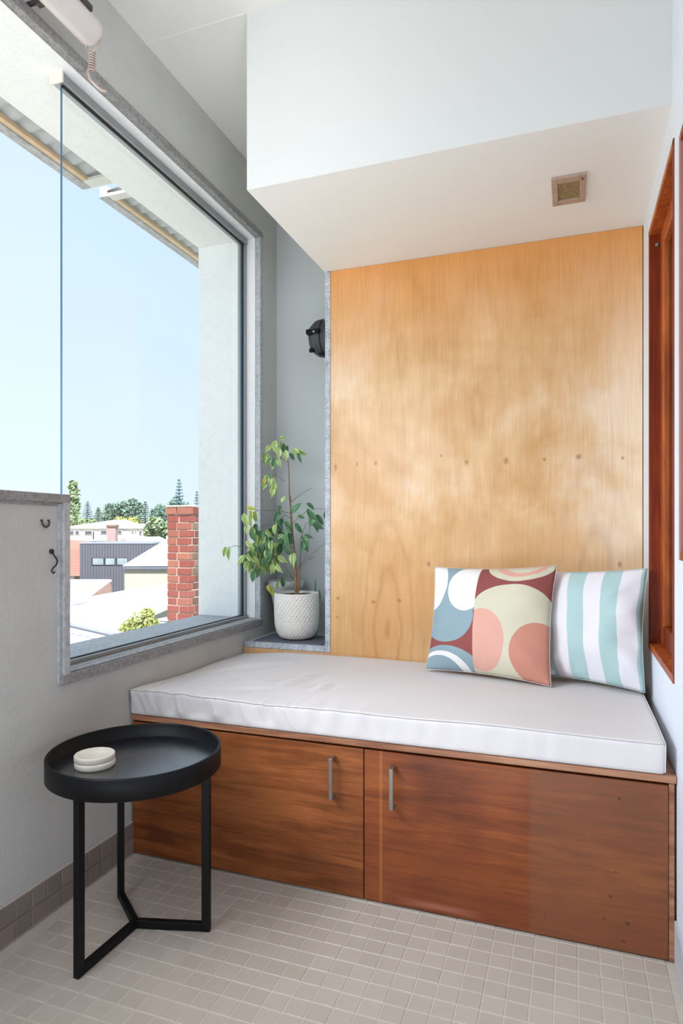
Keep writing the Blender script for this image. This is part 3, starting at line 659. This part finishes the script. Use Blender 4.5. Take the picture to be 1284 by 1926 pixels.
# cloudy pot with a row of holes behind
b_ = empty('planter_pot', (.090, 1.018, .5735), 'cloudy pale pot with a row of holes below its rim, behind the white fig pot', 'pot')
bm = bmesh.new(); lathe(bm, [(0, 0), (.030, 0), (.032, .004), (.070, .190), (.078, .222), (.084, .225), (.086, .233), (.086, .252), (.083, .255), (.079, .253), (.074, .225), (.03, .02), (0, .02)], 56)
mk('pot', bm, M['pot2'], b_)
bm = bmesh.new()
for k in range(22):
    for rr_, zz_ in ((.0735, .205), (.0705, .192)):
        t = 2*math.pi*(k+(.5 if zz_ < .2 else 0))/22; q = Matrix.Translation((0, 0, zz_)) @ Matrix.Rotation(t, 4, 'Z')
        vs = [bm.verts.new(q @ Vector((rr_+.0022, .0042*math.cos(u*.785), .0042*math.sin(u*.785)))) for u in range(8)]; bm.faces.new(vs)
mk('drain_holes', bm, M['hole'], b_)
su = empty('succulent', (.232, 1.04, .573), 'narrow pale green upright succulent behind the pots against the niche wall', 'plant')
for k, (dx, h, ln) in enumerate([(0, .265, 0), (.010, .22, .012), (-.010, .20, -.010)]):
    bm = bmesh.new(); tube(bm, [(dx*.3, 0, 0), (dx, 0, h*.5), (dx+ln, 0, h*.85), (dx+ln, 0, h)], [.006, .007, .005, .001], 8); mk('leaf', bm, plain('pale succulent', sr(104, 150, 124), .5) if k == 0 else M['leaf2'], su)

# ------------------------------------------------------------------ things on the left wall and at the head of the window
hk = empty('wall_hook', (0.0, -.37, 1.08), 'small steel U-shaped hook on the grey wall below the window ledge', 'hook')
bm = bmesh.new(); tube(bm, [(.003, -.0125, .008), (.005, -.0125, .002), (.005, -.009, -.006), (.005, 0, -.010), (.005, .009, -.006), (.005, .0125, .002), (.003, .0125, .008)], .0026, 8); mk('loop', bm, M['strap'], hk)
bm = bmesh.new()
for y in (-.011, .011): lathe(bm, [(0, 0), (.003, 0), (.003, .004), (0, .004)], 10, (0, y*1.13, .009), 'X')
mk('base_washer', bm, M['strap'], hk)
hk = empty('catch_hook', (0.0, -.347, .977), 'dark twisted catch with a hooked end beside the window step', 'hook')
bm = bmesh.new(); lathe(bm, [(0, 0), (.007, 0), (.007, .004), (.004, .008), (0, .008)], 14, (0, .0, .026), 'X'); mk('plate', bm, M['gasket'], hk)
bm = bmesh.new(); tube(bm, [(.006, 0, .026), (.012, -.002, .016), (.013, .006, .006), (.013, .010, -.002), (.012, .006, -.012), (.011, -.004, -.020), (.010, -.008, -.028), (.011, -.003, -.035), (.012, .002, -.030)], .0023, 8); mk('arm', bm, M['gasket'], hk)

bl_ = empty('rolled_blind', (.10, -1.0, 2.455), 'rolled white blind tube hanging along the wall above the window, hook at its end', 'blind')
bm = bmesh.new(); lathe(bm, [(0, -1.2), (.036, -1.2), (.038, -1.195), (.038, .690), (.035, .702), (.027, .711), (.014, .715), (0, .716)], 40, (0, 0, 0), 'Y'); mk('roll', bm, M['white_metal'], bl_)
bm = BX(-.062, -.040, .56, .575, -.012, .012, bev=.002); box(bm, -.1, -.036, .562, .574, .0, .008, .001); mk('bracket', bm, M['strap'], bl_)
bm = BX(.02, .040, .585, .66, .018, .036, bev=.003); mk('strap', bm, M['strap'], bl_)
bm = bmesh.new(); tube(bm, [(-.020, .700, -.030), (-.018, .700, -.045), (0, .700, -.054), (.018, .702, -.044), (.026, .704, -.018)], .0024, 8); mk('shackle', bm, M['sheer'], bl_)
bm = bmesh.new(); pts = []
for k in range(70):
    t = k/69; a = t*math.pi*2*7; pts.append((.0075*math.cos(a), .700+.0075*math.sin(a), -.054-.052*t))
tube(bm, pts, .0022, 6); mk('spring', bm, M['sheer'], bl_)
bm = bmesh.new(); tube(bm, [(-.006, .700, -.085), (-.012, .698, -.105), (-.008, .702, -.125), (.004, .712, -.140), (.016, .722, -.150), (.022, .728, -.150)], .0042, 8)
lathe(bm, [(0, 0), (.005, 0), (.006, .003), (.005, .006), (0, .006)], 12, (.022, .728, -.153)); mk('hook', bm, M['sheer'], bl_)

# ------------------------------------------------------------------ neighbouring eaves above the window
M['cor'] = galv('weathered corrugated sheet', sr(226, 228, 228), sr(240, 240, 240), 0, .5, 30)
M['corg'] = galv('grey gutter', sr(150, 148, 152), sr(186, 186, 190), .15, .5, 40)
M['batten'] = plain('pale timber batten', sr(222, 192, 160), .7, var=.1, scale=20)
M['fascia'] = plain('white fascia', sr(226, 222, 218), .6, var=.03)
def eave(y0, y1, label, endlow, z_):
    e = empty('eave', (-.6, (y0+y1)/2, 2.55), label, 'roof eave')
    bm = bmesh.new(); ny = int((y1-y0)/.0095); A = []
    for xx, zz in ((-.60, z_+.031), (-.31, z_+.062)):
        for off in (0, .0012): A.append([bm.verts.new((xx, y0+(y1-y0)*k/ny, zz+off+.009*math.sin((y0+(y1-y0)*k/ny)*2*math.pi/.076))) for k in range(ny+1)])
    for k in range(ny):
        for a, b in ((0, 2), (1, 3), (0, 1), (2, 3)):
            f = bm.faces.new((A[a][k], A[a][k+1], A[b][k+1], A[b][k])); f.smooth = True
    part('corrugated_sheet', bm, M['cor'], e)
    part('batten', BX(-.598, -.572, y0+.005, y1-.005, z_+.003, z_+.021, bev=.002), M['batten'], e)
    part('gutter', BX(-.645, -.599, y0, y1, z_, z_+.05, bev=.003), M['corg'], e)
    part('end_rafter', BX(-.598, -.31, (y1-.055 if endlow else y0), (y1 if endlow else y0+.045), z_+.001, z_+.016, bev=.002), M['fascia'], e)
    return e
eave(-2.2, .50, 'nearer corrugated eave with tan batten, above the open half of the window', True, 2.552)
eave(.60, 1.9, 'farther corrugated eave with tan batten, ending behind the window side', False, 2.566)

# ------------------------------------------------------------------ view outside (upper floor, ground about 3.5 m below)
GZ = -4.2
mk('ground', BX(-160, -.6, -60, 160, GZ-.2, GZ), plain('dry suburban ground', sr(158, 156, 140), .9, var=.2, scale=.3), kind='structure')
M['whiteroof'] = plain('white painted roof sheet', sr(214, 216, 222), .55, var=.02, scale=2)
M['lines'] = plain('roof seam', sr(110, 114, 124), .6)
def frame(px, py, d):                                       # a place in the world, x to the right and y away as seen along the street
    return Matrix.Translation(deep(px, py, d)) @ Matrix.Rotation(YAW, 4, 'Z')
def hull(bm, mat, verts, faces, mi=0):
    vs = [bm.verts.new(mat @ Vector(v)) for v in verts]
    for f in faces: bm.faces.new([vs[i] for i in f]).material_index = mi
    return bm
def slab(bm, pts, th, mi=0):
    A = [bm.verts.new(p) for p in pts]; B = [bm.verts.new(Vector(p)-Vector((0, 0, th))) for p in pts]; n = len(pts)
    bm.faces.new(A).material_index = mi; bm.faces.new(B[::-1]).material_index = mi
    for i in range(n): bm.faces.new((A[i], B[i], B[(i+1) % n], A[(i+1) % n])).material_index = mi
    return bm
# brick chimney, brick by brick
ch = empty('brick_chimney', (0, 0, 0), 'old red brick chimney right outside the window, pale cement on top', 'chimney')
d0 = 6.6; Cq = deep(354, 950, d0); zt = 1.056+(HOR-950)*d0/FPX-.02; ch.location = (Cq.x, Cq.y, zt-2.6)
S1 = .262; S2 = .36; CH = .0785; LW = .0105
M['mortar'] = plain('pale mortar', sr(176, 162, 150), .9, var=.12, scale=40, bump=.5, bscale=60)
M['brick'] = rnd('red brick', [(0, sr(146, 78, 66)), (1, sr(158, 100, 82)), (.5, sr(138, 70, 62))], .85, .25, .5)
M['brickD'] = rnd('grimy brick', [(0, sr(122, 62, 52)), (1, sr(128, 110, 94)), (.5, sr(100, 74, 62))], .9, .4, .5)
RZ = Matrix.Rotation(-.03, 4, 'Z')
bm = BX(-S1+.007, -.007, .007, S2-.007, 0, 2.6); bmesh.ops.transform(bm, matrix=RZ, verts=bm.verts); mk('mortar_core', bm, M['mortar'], ch)
bmesh_cache = {}
def brick(x0, x1, y0, y1, z, mt):
    key = (round(x1-x0, 3), round(y1-y0, 3), mt)
    if key not in bmesh_cache:
        b = BX(-(x1-x0)/2, (x1-x0)/2, -(y1-y0)/2, (y1-y0)/2, -(CH-LW)/2, (CH-LW)/2, bev=.004); me_ = bpy.data.meshes.new('brick'); b.to_mesh(me_); b.free(); me_.materials.append(M[mt]); bmesh_cache[key] = me_
    o = bpy.data.objects.new('brick', bmesh_cache[key]); COL.objects.link(o); o.parent = ch
    p = RZ @ Vector(((x0+x1)/2, (y0+y1)/2, z)); o.location = p+Vector((rn.uniform(-.003, .003), rn.uniform(-.003, .003), 0)); o.rotation_euler = (0, 0, -.03+rn.uniform(-.01, .01))
for r in range(30):
    z = 2.6-CH/2-r*CH; cut = .118 if r % 2 else .142; ex = .012 if r == 0 else 0
    brick(-S1-ex, -cut-LW/2, -ex, .1, z, 'brick'); brick(-cut+LW/2, ex, -ex, .115 if r % 2 else .07, z, 'brick')
    yy = .115 if r % 2 else .07
    while yy < S2-.03:
        y2 = min(S2+ex, yy+(.115 if r % 2 else .19)); brick(-.1, ex-.001, yy+LW, y2, z, 'brickD'); yy = y2
bm = bmesh.new(); lathe(bm, [(0, 2.62), (.10, 2.615), (.16, 2.598), (.16, 2.592), (0, 2.592)], 4)
bm = BX(-S1-.012, .012, -.012, S2+.012, 2.597, 2.622, bev=.01); mk('cement_cap', bm, M['mortar'], ch)

def roof_obj(name, pts, th, label, cat, mat='whiteroof', ribs=0):
    P_ = [deep(*p) for p in pts]; o_ = P_[0].copy(); bm = bmesh.new(); slab(bm, [p-o_ for p in P_], th)
    bmesh.ops.recalc_face_normals(bm, faces=bm.faces)
    r = mk(name, bm, M[mat], label=label, cat=cat, loc=o_)
    ce = sum(P_, Vector())/len(P_); bm = bmesh.new(); slab(bm, [ce.lerp(p, .95)-o_-Vector((0, 0, th)) for p in P_], max(.5, min(p.z for p in P_)-th-GZ)); bmesh.ops.recalc_face_normals(bm, faces=bm.faces); mk('wall', bm, M['wallw'], r)
    if ribs:
        bm = bmesh.new()
        for k in range(1, ribs):
            t = k/ribs; a = P_[0].lerp(P_[1], t)-o_; b = P_[3].lerp(P_[2], t)-o_; tube(bm, [a+Vector((0, 0, .012)), b+Vector((0, 0, .012))], .02, 5)
        mk('roof_ribs', bm, M['whiteroof'], r)
    return r
# nearer white roofs
M['wallw'] = plain('pale render', sr(158, 154, 146), .8, var=.04); M['sandstone'] = plain('old brick wall', sr(120, 98, 84), .9, var=.25, scale=6)
rA = roof_obj('flat_roof', [(60, 1142, 17), (345, 1090, 15.5), (345, 1122, 12.5), (190, 1187, 10.5), (60, 1192, 10.5)], .12, 'large white sunlit roof sloping behind the brick chimney', 'roof')
rB = roof_obj('low_roof', [(60, 1163, 9.8), (262, 1210, 8.6), (262, 1300, 5.5), (60, 1300, 5.5)], .1, 'nearest white corrugated roof just below the window sill', 'roof')
bm = bmesh.new(); a = deep(60, 1163, 9.8)-rB.location; b = deep(262, 1210, 8.6)-rB.location; tube(bm, [a+Vector((0, 0, .03)), b+Vector((0, 0, .03))], .035, 8); mk('ridge_cap', bm, M['lines'], rB)
bm = bmesh.new()
for k in range(16):
    p = deep(60, 1176, 9.0).lerp(deep(262, 1222, 8.0), k/15)-rB.location; lathe(bm, [(0, -.02), (.035, -.02), (.035, .012), (0, .018)], 8, p)
mk('roof_bolts', bm, M['lines'], rB)
rC = roof_obj('low_roof', [(60, 1186, 10.6), (196, 1188, 10.3), (300, 1196, 9.2), (262, 1216, 8.4), (60, 1168, 9.6)], .1, 'narrow white roof strip between the nearest roof and the large one', 'roof')
bw = empty('yard_wall', deep(300, 1160, 12.5), 'weathered brick yard wall seen behind the bush beside the chimney', 'wall')
bm = bmesh.new(); slab(bm, [deep(190, 1188, 10.8), deep(345, 1125, 12.9), deep(345, 1125, 12.9)+Vector((0.15, .15, 0)), deep(190, 1188, 10.8)+Vector((.1, .15, 0))], 2.6); bmesh.ops.recalc_face_normals(bm, faces=bm.faces); part('wall_face', bm, M['sandstone'], bw)

def leafblob(bm, cen, r, n, size, rg, mi=0, squash=1):
    for _ in range(n):
        v = Vector((rg.gauss(0, 1), rg.gauss(0, 1), rg.gauss(0, 1))).normalized()*(rg.random()**.35); p = Vector(cen)+Vector((v.x*r, v.y*r, v.z*r*squash))
        a = Vector((rg.gauss(0, 1), rg.gauss(0, 1), rg.gauss(0, 1))).normalized(); b = a.orthogonal().normalized(); c_ = a.cross(b); s = size*rg.uniform(.6, 1.3)
        vs = [bm.verts.new(p+q) for q in (b*s, c_*s*.6, -b*s, -c_*s*.6)]; f = bm.faces.new(vs); f.material_index = mi
rg = random.Random(12)
def foliage(name, a, b, c_=None):
    m = N(name); c = m.coord(); return m.fin(m.ramp(m.noise(c, 2.5, 4), (.35, a), (.65, b)), .8)
M['fol_bush'] = foliage('olive bush foliage', sr(120, 130, 70), sr(176, 180, 112)); M['fol_dark'] = foliage('dark evergreen foliage', sr(78, 104, 94), sr(120, 142, 130)); M['fol_mid'] = foliage('mid green foliage', sr(100, 122, 96), sr(152, 168, 130))
M['fol_pale'] = foliage('hazy conifer foliage', sr(100, 126, 138), sr(136, 158, 166)); M['trunkfar'] = plain('far trunk', sr(112, 100, 90), .9)
bp_ = deep(268, 1172, 9.7); bs = empty('garden_bush', (bp_.x, bp_.y, bp_.z-1.2), 'yellow-green bush growing below the white roof beside the chimney', 'bush')
bm = bmesh.new()
for dx, dz, r in [(-.20, 1.1, .16), (-.02, 1.2, .20), (.14, 1.12, .17), (.0, .95, .28), (.27, 1.0, .14), (.08, 1.34, .09)]: leafblob(bm, (dx, dx*.3, dz), r, 500, .028, rg)
mk('foliage', bm, M['fol_bush'], bs, kind='stuff'); bm = bmesh.new()
for k in range(5): tube(bm, [(0, 0, -.6), (.06*(k-2), .02*k, .6), (.12*(k-2), .02*k, 1.1)], [.02, .014, .006], 6)
mk('stem', bm, M['bark'], bs)
ac = empty('roof_cowl', deep(303, 1172, 10.2), 'small white box unit beside the brick chimney base', 'box'); part_ = BX(-.09, .12, 0, .25, -.25, .03, bev=.01); box(part_, -.10, .13, -.01, .26, .03, .06, .01); mk('housing', part_, M['whiteroof'], ac)
# whirly vent
wv_ = empty('roof_vent', deep(150, 1122, 14.5), 'white cowl vent on the large roof in front of the dark building', 'vent')
bm = bmesh.new(); lathe(bm, [(.07, -.12), (.07, .0), (.10, .01), (.16, .06), (.17, .10), (.12, .14), (0, .155)], 20); mk('cowl', bm, M['fascia'], wv_)

# dark clad building and its pale wing
Fb = frame(150, 1023, 26); k26 = 26/FPX
db = empty('clad_building', Fb.to_translation(), 'dark grey clad building with three small windows in a row, beyond the white roofs', 'building', rz=YAW); u_ = k26
M['clad'] = plain('dark grey vertical cladding', sr(82, 84, 96), .7, var=.04, scale=1)
bm = BX(0, 62*u_, .02, 4, -4.2, 0); mk('wall', bm, M['clad'], db)
bm = bmesh.new(); bx_ = 0
while bx_ < 139*u_:
    box(bm, bx_, bx_+.10, -.012, .02, -4.2 if bx_ < 84*u_ else -2.9, 0); bx_ += .115
mk('cladding_ribs', bm, M['clad'], db, kind='stuff')
bm = BX(0, 139*u_, .021, 4, -4.2, 0); mk('wall', bm, M['clad'], db)
mk('parapet', BX(-.02, 139.5*u_, -.03, 4.02, 0, .06, bev=.01), plain('pale parapet', sr(128, 132, 146), .6), db)
M['winw'] = plain('window showing bright sky', sr(130, 142, 150), .15, 0, var=.2, scale=3); M['wframe'] = plain('black window frame', sr(34, 38, 50), .5)
for x0_, x1_ in ((23, 46), (47, 67), (69, 91)):
    wd = mk('window', BX(x0_*u_, x1_*u_, -.04, -.013, -40*u_, -26*u_, bev=.004), M['wframe'], db)
    mk('pane', BX((x0_+2.2)*u_, (x1_-1)*u_, -.046, -.041, -39*u_, -27*u_), M['winw'], wd)
Fw = frame(234, 1064, 22.5); kw = 22.5/FPX
wg = empty('pale_wing', Fw.to_translation(), 'pale walled building with a white hipped roof in front of the dark clad one', 'building', rz=YAW)
mk('wall', BX(0, 110*kw, 0, 2.0, -60*kw, -6*kw), M['wallw'], wg); mk('gutter', BX(-1*kw, 110*kw, -.12, -.0, -7*kw, -1.5*kw, bev=.01), plain('grey gutter line', sr(92, 96, 110), .5), wg)
bm = bmesh.new(); hull(bm, Matrix(), [(-2*kw, -.12, 0), (112*kw, -.12, 0), (112*kw, 1.1, 60*kw), (54*kw, 1.1, 44*kw), (112*kw, 2.2, 0), (0, 2.2, 0)], [(0, 1, 2, 3), (3, 2, 4, 5), (0, 3, 5), (1, 4, 2), (0, 5, 4, 1)])
bmesh.ops.recalc_face_normals(bm, faces=bm.faces); mk('roof', bm, M['whiteroof'], wg)
mk('parapet_block', BX(58*kw, 100*kw, 1.4, 2.4, 30*kw, 56*kw), M['fascia'], wg)

# long white house
k60 = 60/FPX; Fh = frame(128, 994, 60); wh = empty('white_house', Fh.to_translation(), 'long white two-storey house with a pale hipped roof below the trees', 'building', rz=YAW)
M['hwall'] = plain('white house wall', sr(206, 198, 202), .8, var=.03, scale=1); M['hroof'] = plain('cream hipped roof', sr(224, 220, 200), .8, var=.03)
mk('wall', BX(-20*k60, 158*k60, 0, 8, -60*k60, 0), M['hwall'], wh)
def hip(x0, x1, xa, xb, zh, yd0=-.2, yd1=8.3):
    bm = bmesh.new(); hull(bm, Matrix(), [(x0, yd0, 0), (x1, yd0, 0), (x1, yd1, 0), (x0, yd1, 0), (xa, 4, zh), (xb, 4, zh)], [(0, 1, 5, 4), (1, 2, 5), (2, 3, 4, 5), (3, 0, 4), (0, 3, 2, 1)]); bmesh.ops.recalc_face_normals(bm, faces=bm.faces); return bm
mk('roof', hip(-24*k60, 112*k60, 60*k60, 82*k60, 18*k60), M['hroof'], wh); mk('roof', hip(78*k60, 158*k60, 95*k60, 128*k60, 10*k60), M['hroof'], wh)
for x0_, x1_, z0_, z1_ in [(4, 12, -11, -4), (14, 22, -11, -4), (32, 46, -11, -4), (62, 74, -10, -3), (90, 102, -10, -3), (120, 124, -8, -3), (126, 129, -8, -3), (134, 139, -11, -4), (142, 147, -11, -4), (149, 154, -11, -4)]:
    wd = mk('window', BX(x0_*k60, x1_*k60, -.10, 0, z0_*k60, z1_*k60), M['hwall'], wh)
    mk('pane', BX((x0_+.7)*k60, (x1_-.7)*k60, -.13, -.101, (z0_+.7)*k60, (z1_-.7)*k60), plain('dark pane', sr(80, 84, 92), .3, var=.2, scale=1) if x0_ == 4 else bpy.data.materials['dark pane'], wd)
mk('balcony', BX(58*k60, 110*k60, -1.6, 0, -24*k60, -20*k60), M['wallw'], wh); mk('balcony_post', BX(58*k60, 59*k60, -1.5, -1.3, -22*k60, -6*k60), M['wframe'], wh)
k45 = 45/FPX; cq = deep(201, 1040, 45); pc = empty('rendered_chimney', cq, 'pinkish rendered chimney stack standing in front of the white house', 'chimney', rz=YAW)
mk('shaft', BX(0, 16*k45, 0, .5, -20*k45, 48*k45), plain('pinkish render', sr(150, 132, 134), .8, var=.05), pc); mk('cap', BX(-1.5*k45, 17.5*k45, -.06, .56, 48*k45, 53*k45, bev=.02), plain('grimy cap', sr(110, 92, 86), .8), pc)
# red roofed houses on the left with solar panels
k30 = 30/FPX; rr_ = empty('red_roof_house', deep(90, 1075, 30), 'low house with a faded red tiled roof left of the dark building', 'building', rz=YAW)
M['redtile'] = plain('faded red roof tiles', sr(152, 104, 94), .85, var=.1, scale=4)
bm = bmesh.new(); hull(bm, Matrix(), [(-40*k30, 0, -8*k30), (90*k30, 0, -8*k30), (90*k30, 4, 40*k30), (-40*k30, 4, 40*k30), (90*k30, 8, -8*k30), (-40*k30, 8, -8*k30)], [(0, 1, 2, 3), (3, 2, 4, 5), (0, 3, 5), (1, 4, 2), (0, 5, 4, 1)]); bmesh.ops.recalc_face_normals(bm, faces=bm.faces); mk('roof', bm, M['redtile'], rr_)
bm = bmesh.new()
for k in range(1, 13):
    t = k/13; box(bm, -40*k30, 90*k30, 4*t-.03, 4*t+.05, -8*k30+48*k30*t-.02, -8*k30+48*k30*t+.035)
mk('tile_courses', bm, M['redtile'], rr_, kind='stuff')
mk('wall', BX(-36*k30, 86*k30, .5, 7.5, -60*k30, -8*k30), M['hwall'], rr_)
wd = mk('window', BX(42*k30, 62*k30, .42, .5, -24*k30, -11*k30), M['hwall'], rr_); mk('pane', BX(43*k30, 61*k30, .39, .42, -23*k30, -12*k30), bpy.data.materials['dark pane'], wd)
r2 = empty('red_roof_house', deep(90, 1130, 22), 'nearer low red tiled roof at the left edge below the other red roof', 'building', rz=YAW); k22 = 22/FPX
bm = bmesh.new(); hull(bm, Matrix(), [(-40*k22, 0, -8*k22), (59*k22, 0, -8*k22), (59*k22, 3, 24*k22), (-40*k22, 3, 24*k22), (59*k22, 3.2, -8*k22), (-40*k22, 3.2, -8*k22)], [(0, 1, 2, 3), (3, 2, 4, 5), (0, 3, 5), (1, 4, 2), (0, 5, 4, 1)]); bmesh.ops.recalc_face_normals(bm, faces=bm.faces); mk('roof', bm, plain('pale pink roof', sr(166, 138, 132), .85, var=.06, scale=4), r2)
mk('wall', BX(-40*k22, 58*k22, .3, 3, -40*k22, -8*k22), M['hwall'], r2)
mk('fascia', BX(-40*k22, 60*k22, 2.9, 3.05, 23*k22, 28*k22), M['whiteroof'], r2)
k40 = 40/FPX; r3 = empty('red_roof_house', deep(100, 1030, 40), 'distant pinkish roof with blue solar panels below the white house', 'building', rz=YAW)
bm = bmesh.new(); hull(bm, Matrix(), [(-40*k40, 0, -12*k40), (120*k40, 0, -12*k40), (96*k40, 4, 5*k40), (-40*k40, 4, 15*k40), (120*k40, 8, -12*k40), (-40*k40, 8, -12*k40)], [(0, 1, 2, 3), (3, 2, 4, 5), (0, 3, 5), (1, 4, 2), (0, 5, 4, 1)]); bmesh.ops.recalc_face_normals(bm, faces=bm.faces); mk('roof', bm, M['redtile'], r3)
mk('wall', BX(-38*k40, 118*k40, .3, 7.7, -50*k40, -12*k40), M['hwall'], r3)
M['solar'] = plain('blue solar panel', sr(60, 78, 110), .2, var=.05)
for q_ in range(3):
    Q = Matrix.Translation(((28+q_*15)*k40, 2.2, 3*k40)) @ Matrix.Rotation(.15, 4, 'X'); mk('solar_panel', BX(0, 13*k40, 0, 1.4, 0, .06, mat=Q), M['solar'], r3)
aw = empty('gable_house', deep(232, 1024, 34), 'small white gabled roof behind the dark clad building', 'building', rz=YAW); k34 = 34/FPX
bm = bmesh.new(); hull(bm, Matrix(), [(0, 0, 0), (56*k34, 0, 0), (28*k34, 0, 14*k34), (0, 4, 0), (56*k34, 4, 0), (28*k34, 4, 14*k34)], [(0, 1, 2), (3, 5, 4), (0, 2, 5, 3), (1, 4, 5, 2), (0, 3, 4, 1)]); bmesh.ops.recalc_face_normals(bm, faces=bm.faces); mk('roof', bm, M['whiteroof'], aw); mk('wall', BX(1*k34, 55*k34, .2, 3.8, -3, 0), M['hwall'], aw)

# trees beyond the houses
def broad(px, py_top, py_bot, wpx, d, mat, label, n=1400, blobs=8):
    k = d/FPX; b0 = deep(px, py_bot, d); h = (py_bot-py_top)*k; hang = b0.z-GZ
    t = empty('tree', (b0.x, b0.y, b0.z-hang), label, 'tree', group='trees beyond the houses'); bm = bmesh.new()
    for q in range(blobs):
        ax = rg.uniform(-.36, .36)*wpx*k; az = hang+h*rg.uniform(.25, .72)*(1-abs(ax)/(wpx*k)*.6); leafblob(bm, (ax*math.cos(YAW), ax*math.sin(YAW)+rg.uniform(-1, 1), az), min(wpx*k*.28, h*.34), n//blobs, .045*min(wpx*k, 8)+.07, rg)
    leafblob(bm, (0, 0, hang+h*.25), wpx*k*.4, n//3, .045*min(wpx*k, 8)+.07, rg, squash=.6*h/(wpx*k*.8)+.2)
    mk('crown', bm, M[mat], t, kind='stuff'); bm = bmesh.new(); tube(bm, [(0, 0, 0), (0, 0, hang+h*.5)], [.25, .12], 8); mk('trunk', bm, M['trunkfar'], t)
def conifer(px, py_top, py_bot, wpx, d, mat, label, col=False, tiers=11):
    k = d/FPX; b0 = deep(px, py_bot, d); h = (py_bot-py_top)*k; hang = b0.z-GZ
    t = empty('tree', (b0.x, b0.y, b0.z-hang), label, 'tree', group='trees beyond the houses'); bm = bmesh.new()
    for q in range(tiers):
        f = q/(tiers-1); z = hang+h*(f*.95+.02); r = wpx*k*.5*((1-f)**.8 if not col else (.9 if f < .8 else .6))+.12
        if col: leafblob(bm, (rg.uniform(-.2, .2)*r, rg.uniform(-.3, .3), z), r, 110, .03*h+.05, rg, squash=.8); continue
        for s in range(9):
            a = s*.698+q; tip = Vector((r*math.cos(a), r*math.sin(a), z+r*.18))
            for g_ in range(7):
                p = Vector((0, 0, z)).lerp(tip, (g_+1)/7); leafblob(bm, p, .10*h/tiers*2, 3, .035*h/3+.05, rg)
    mk('crown', bm, M[mat], t, kind='stuff'); bm = bmesh.new(); tube(bm, [(0, 0, 0), (0, 0, hang+h)], [.22, .03], 8); mk('trunk', bm, M['trunkfar'], t)
conifer(139, 908, 985, 22, 75, 'fol_mid', 'tall columnar tree just right of the window step corner', col=True)
conifer(165, 943, 985, 22, 80, 'fol_pale', 'short bluish conifer right of the tall columnar tree')
conifer(185, 955, 985, 18, 74, 'fol_dark', 'small dark conifer left of the wide dark evergreens')
broad(212, 938, 985, 44, 86, 'fol_dark', 'dark rounded evergreen left of the widest crown')
broad(243, 934, 988, 52, 82, 'fol_dark', 'widest dark evergreen crown above the white house', 1800)
conifer(273, 944, 985, 22, 84, 'fol_dark', 'pointed dark conifer right of the widest crown')
broad(300, 942, 985, 36, 90, 'fol_dark', 'dark evergreen behind the pale green tree near the chimney')
conifer(337, 901, 985, 26, 88, 'fol_pale', 'tall pointed pine standing above the brick chimney', tiers=14)
broad(330, 934, 975, 46, 102, 'fol_dark', 'low dark tree at the foot of the tall pointed pine')
conifer(370, 924, 980, 14, 100, 'fol_pale', 'faint small pine at the right edge of the window view')
broad(303, 958, 1016, 44, 48, 'fol_mid', 'pale green rounded tree beside the brick chimney', 1800)
broad(150, 968, 990, 46, 68, 'fol_mid', 'low green tree at the foot of the tall columnar tree')
broad(235, 972, 986, 60, 70, 'fol_bush', 'yellow-green low tree line behind the white house roof')
for px, t_, w_, lb in ((62, 914, 16, 'leftmost small treetop over the window ledge'), (97, 910, 18, 'small treetop over the window ledge beside the glass edge'), (112, 916, 14, 'small treetop over the ledge just right of the glass edge')):
    broad(px, t_, 965, w_, 85 if px != 112 else 100, 'fol_mid', lb, 600, 4)
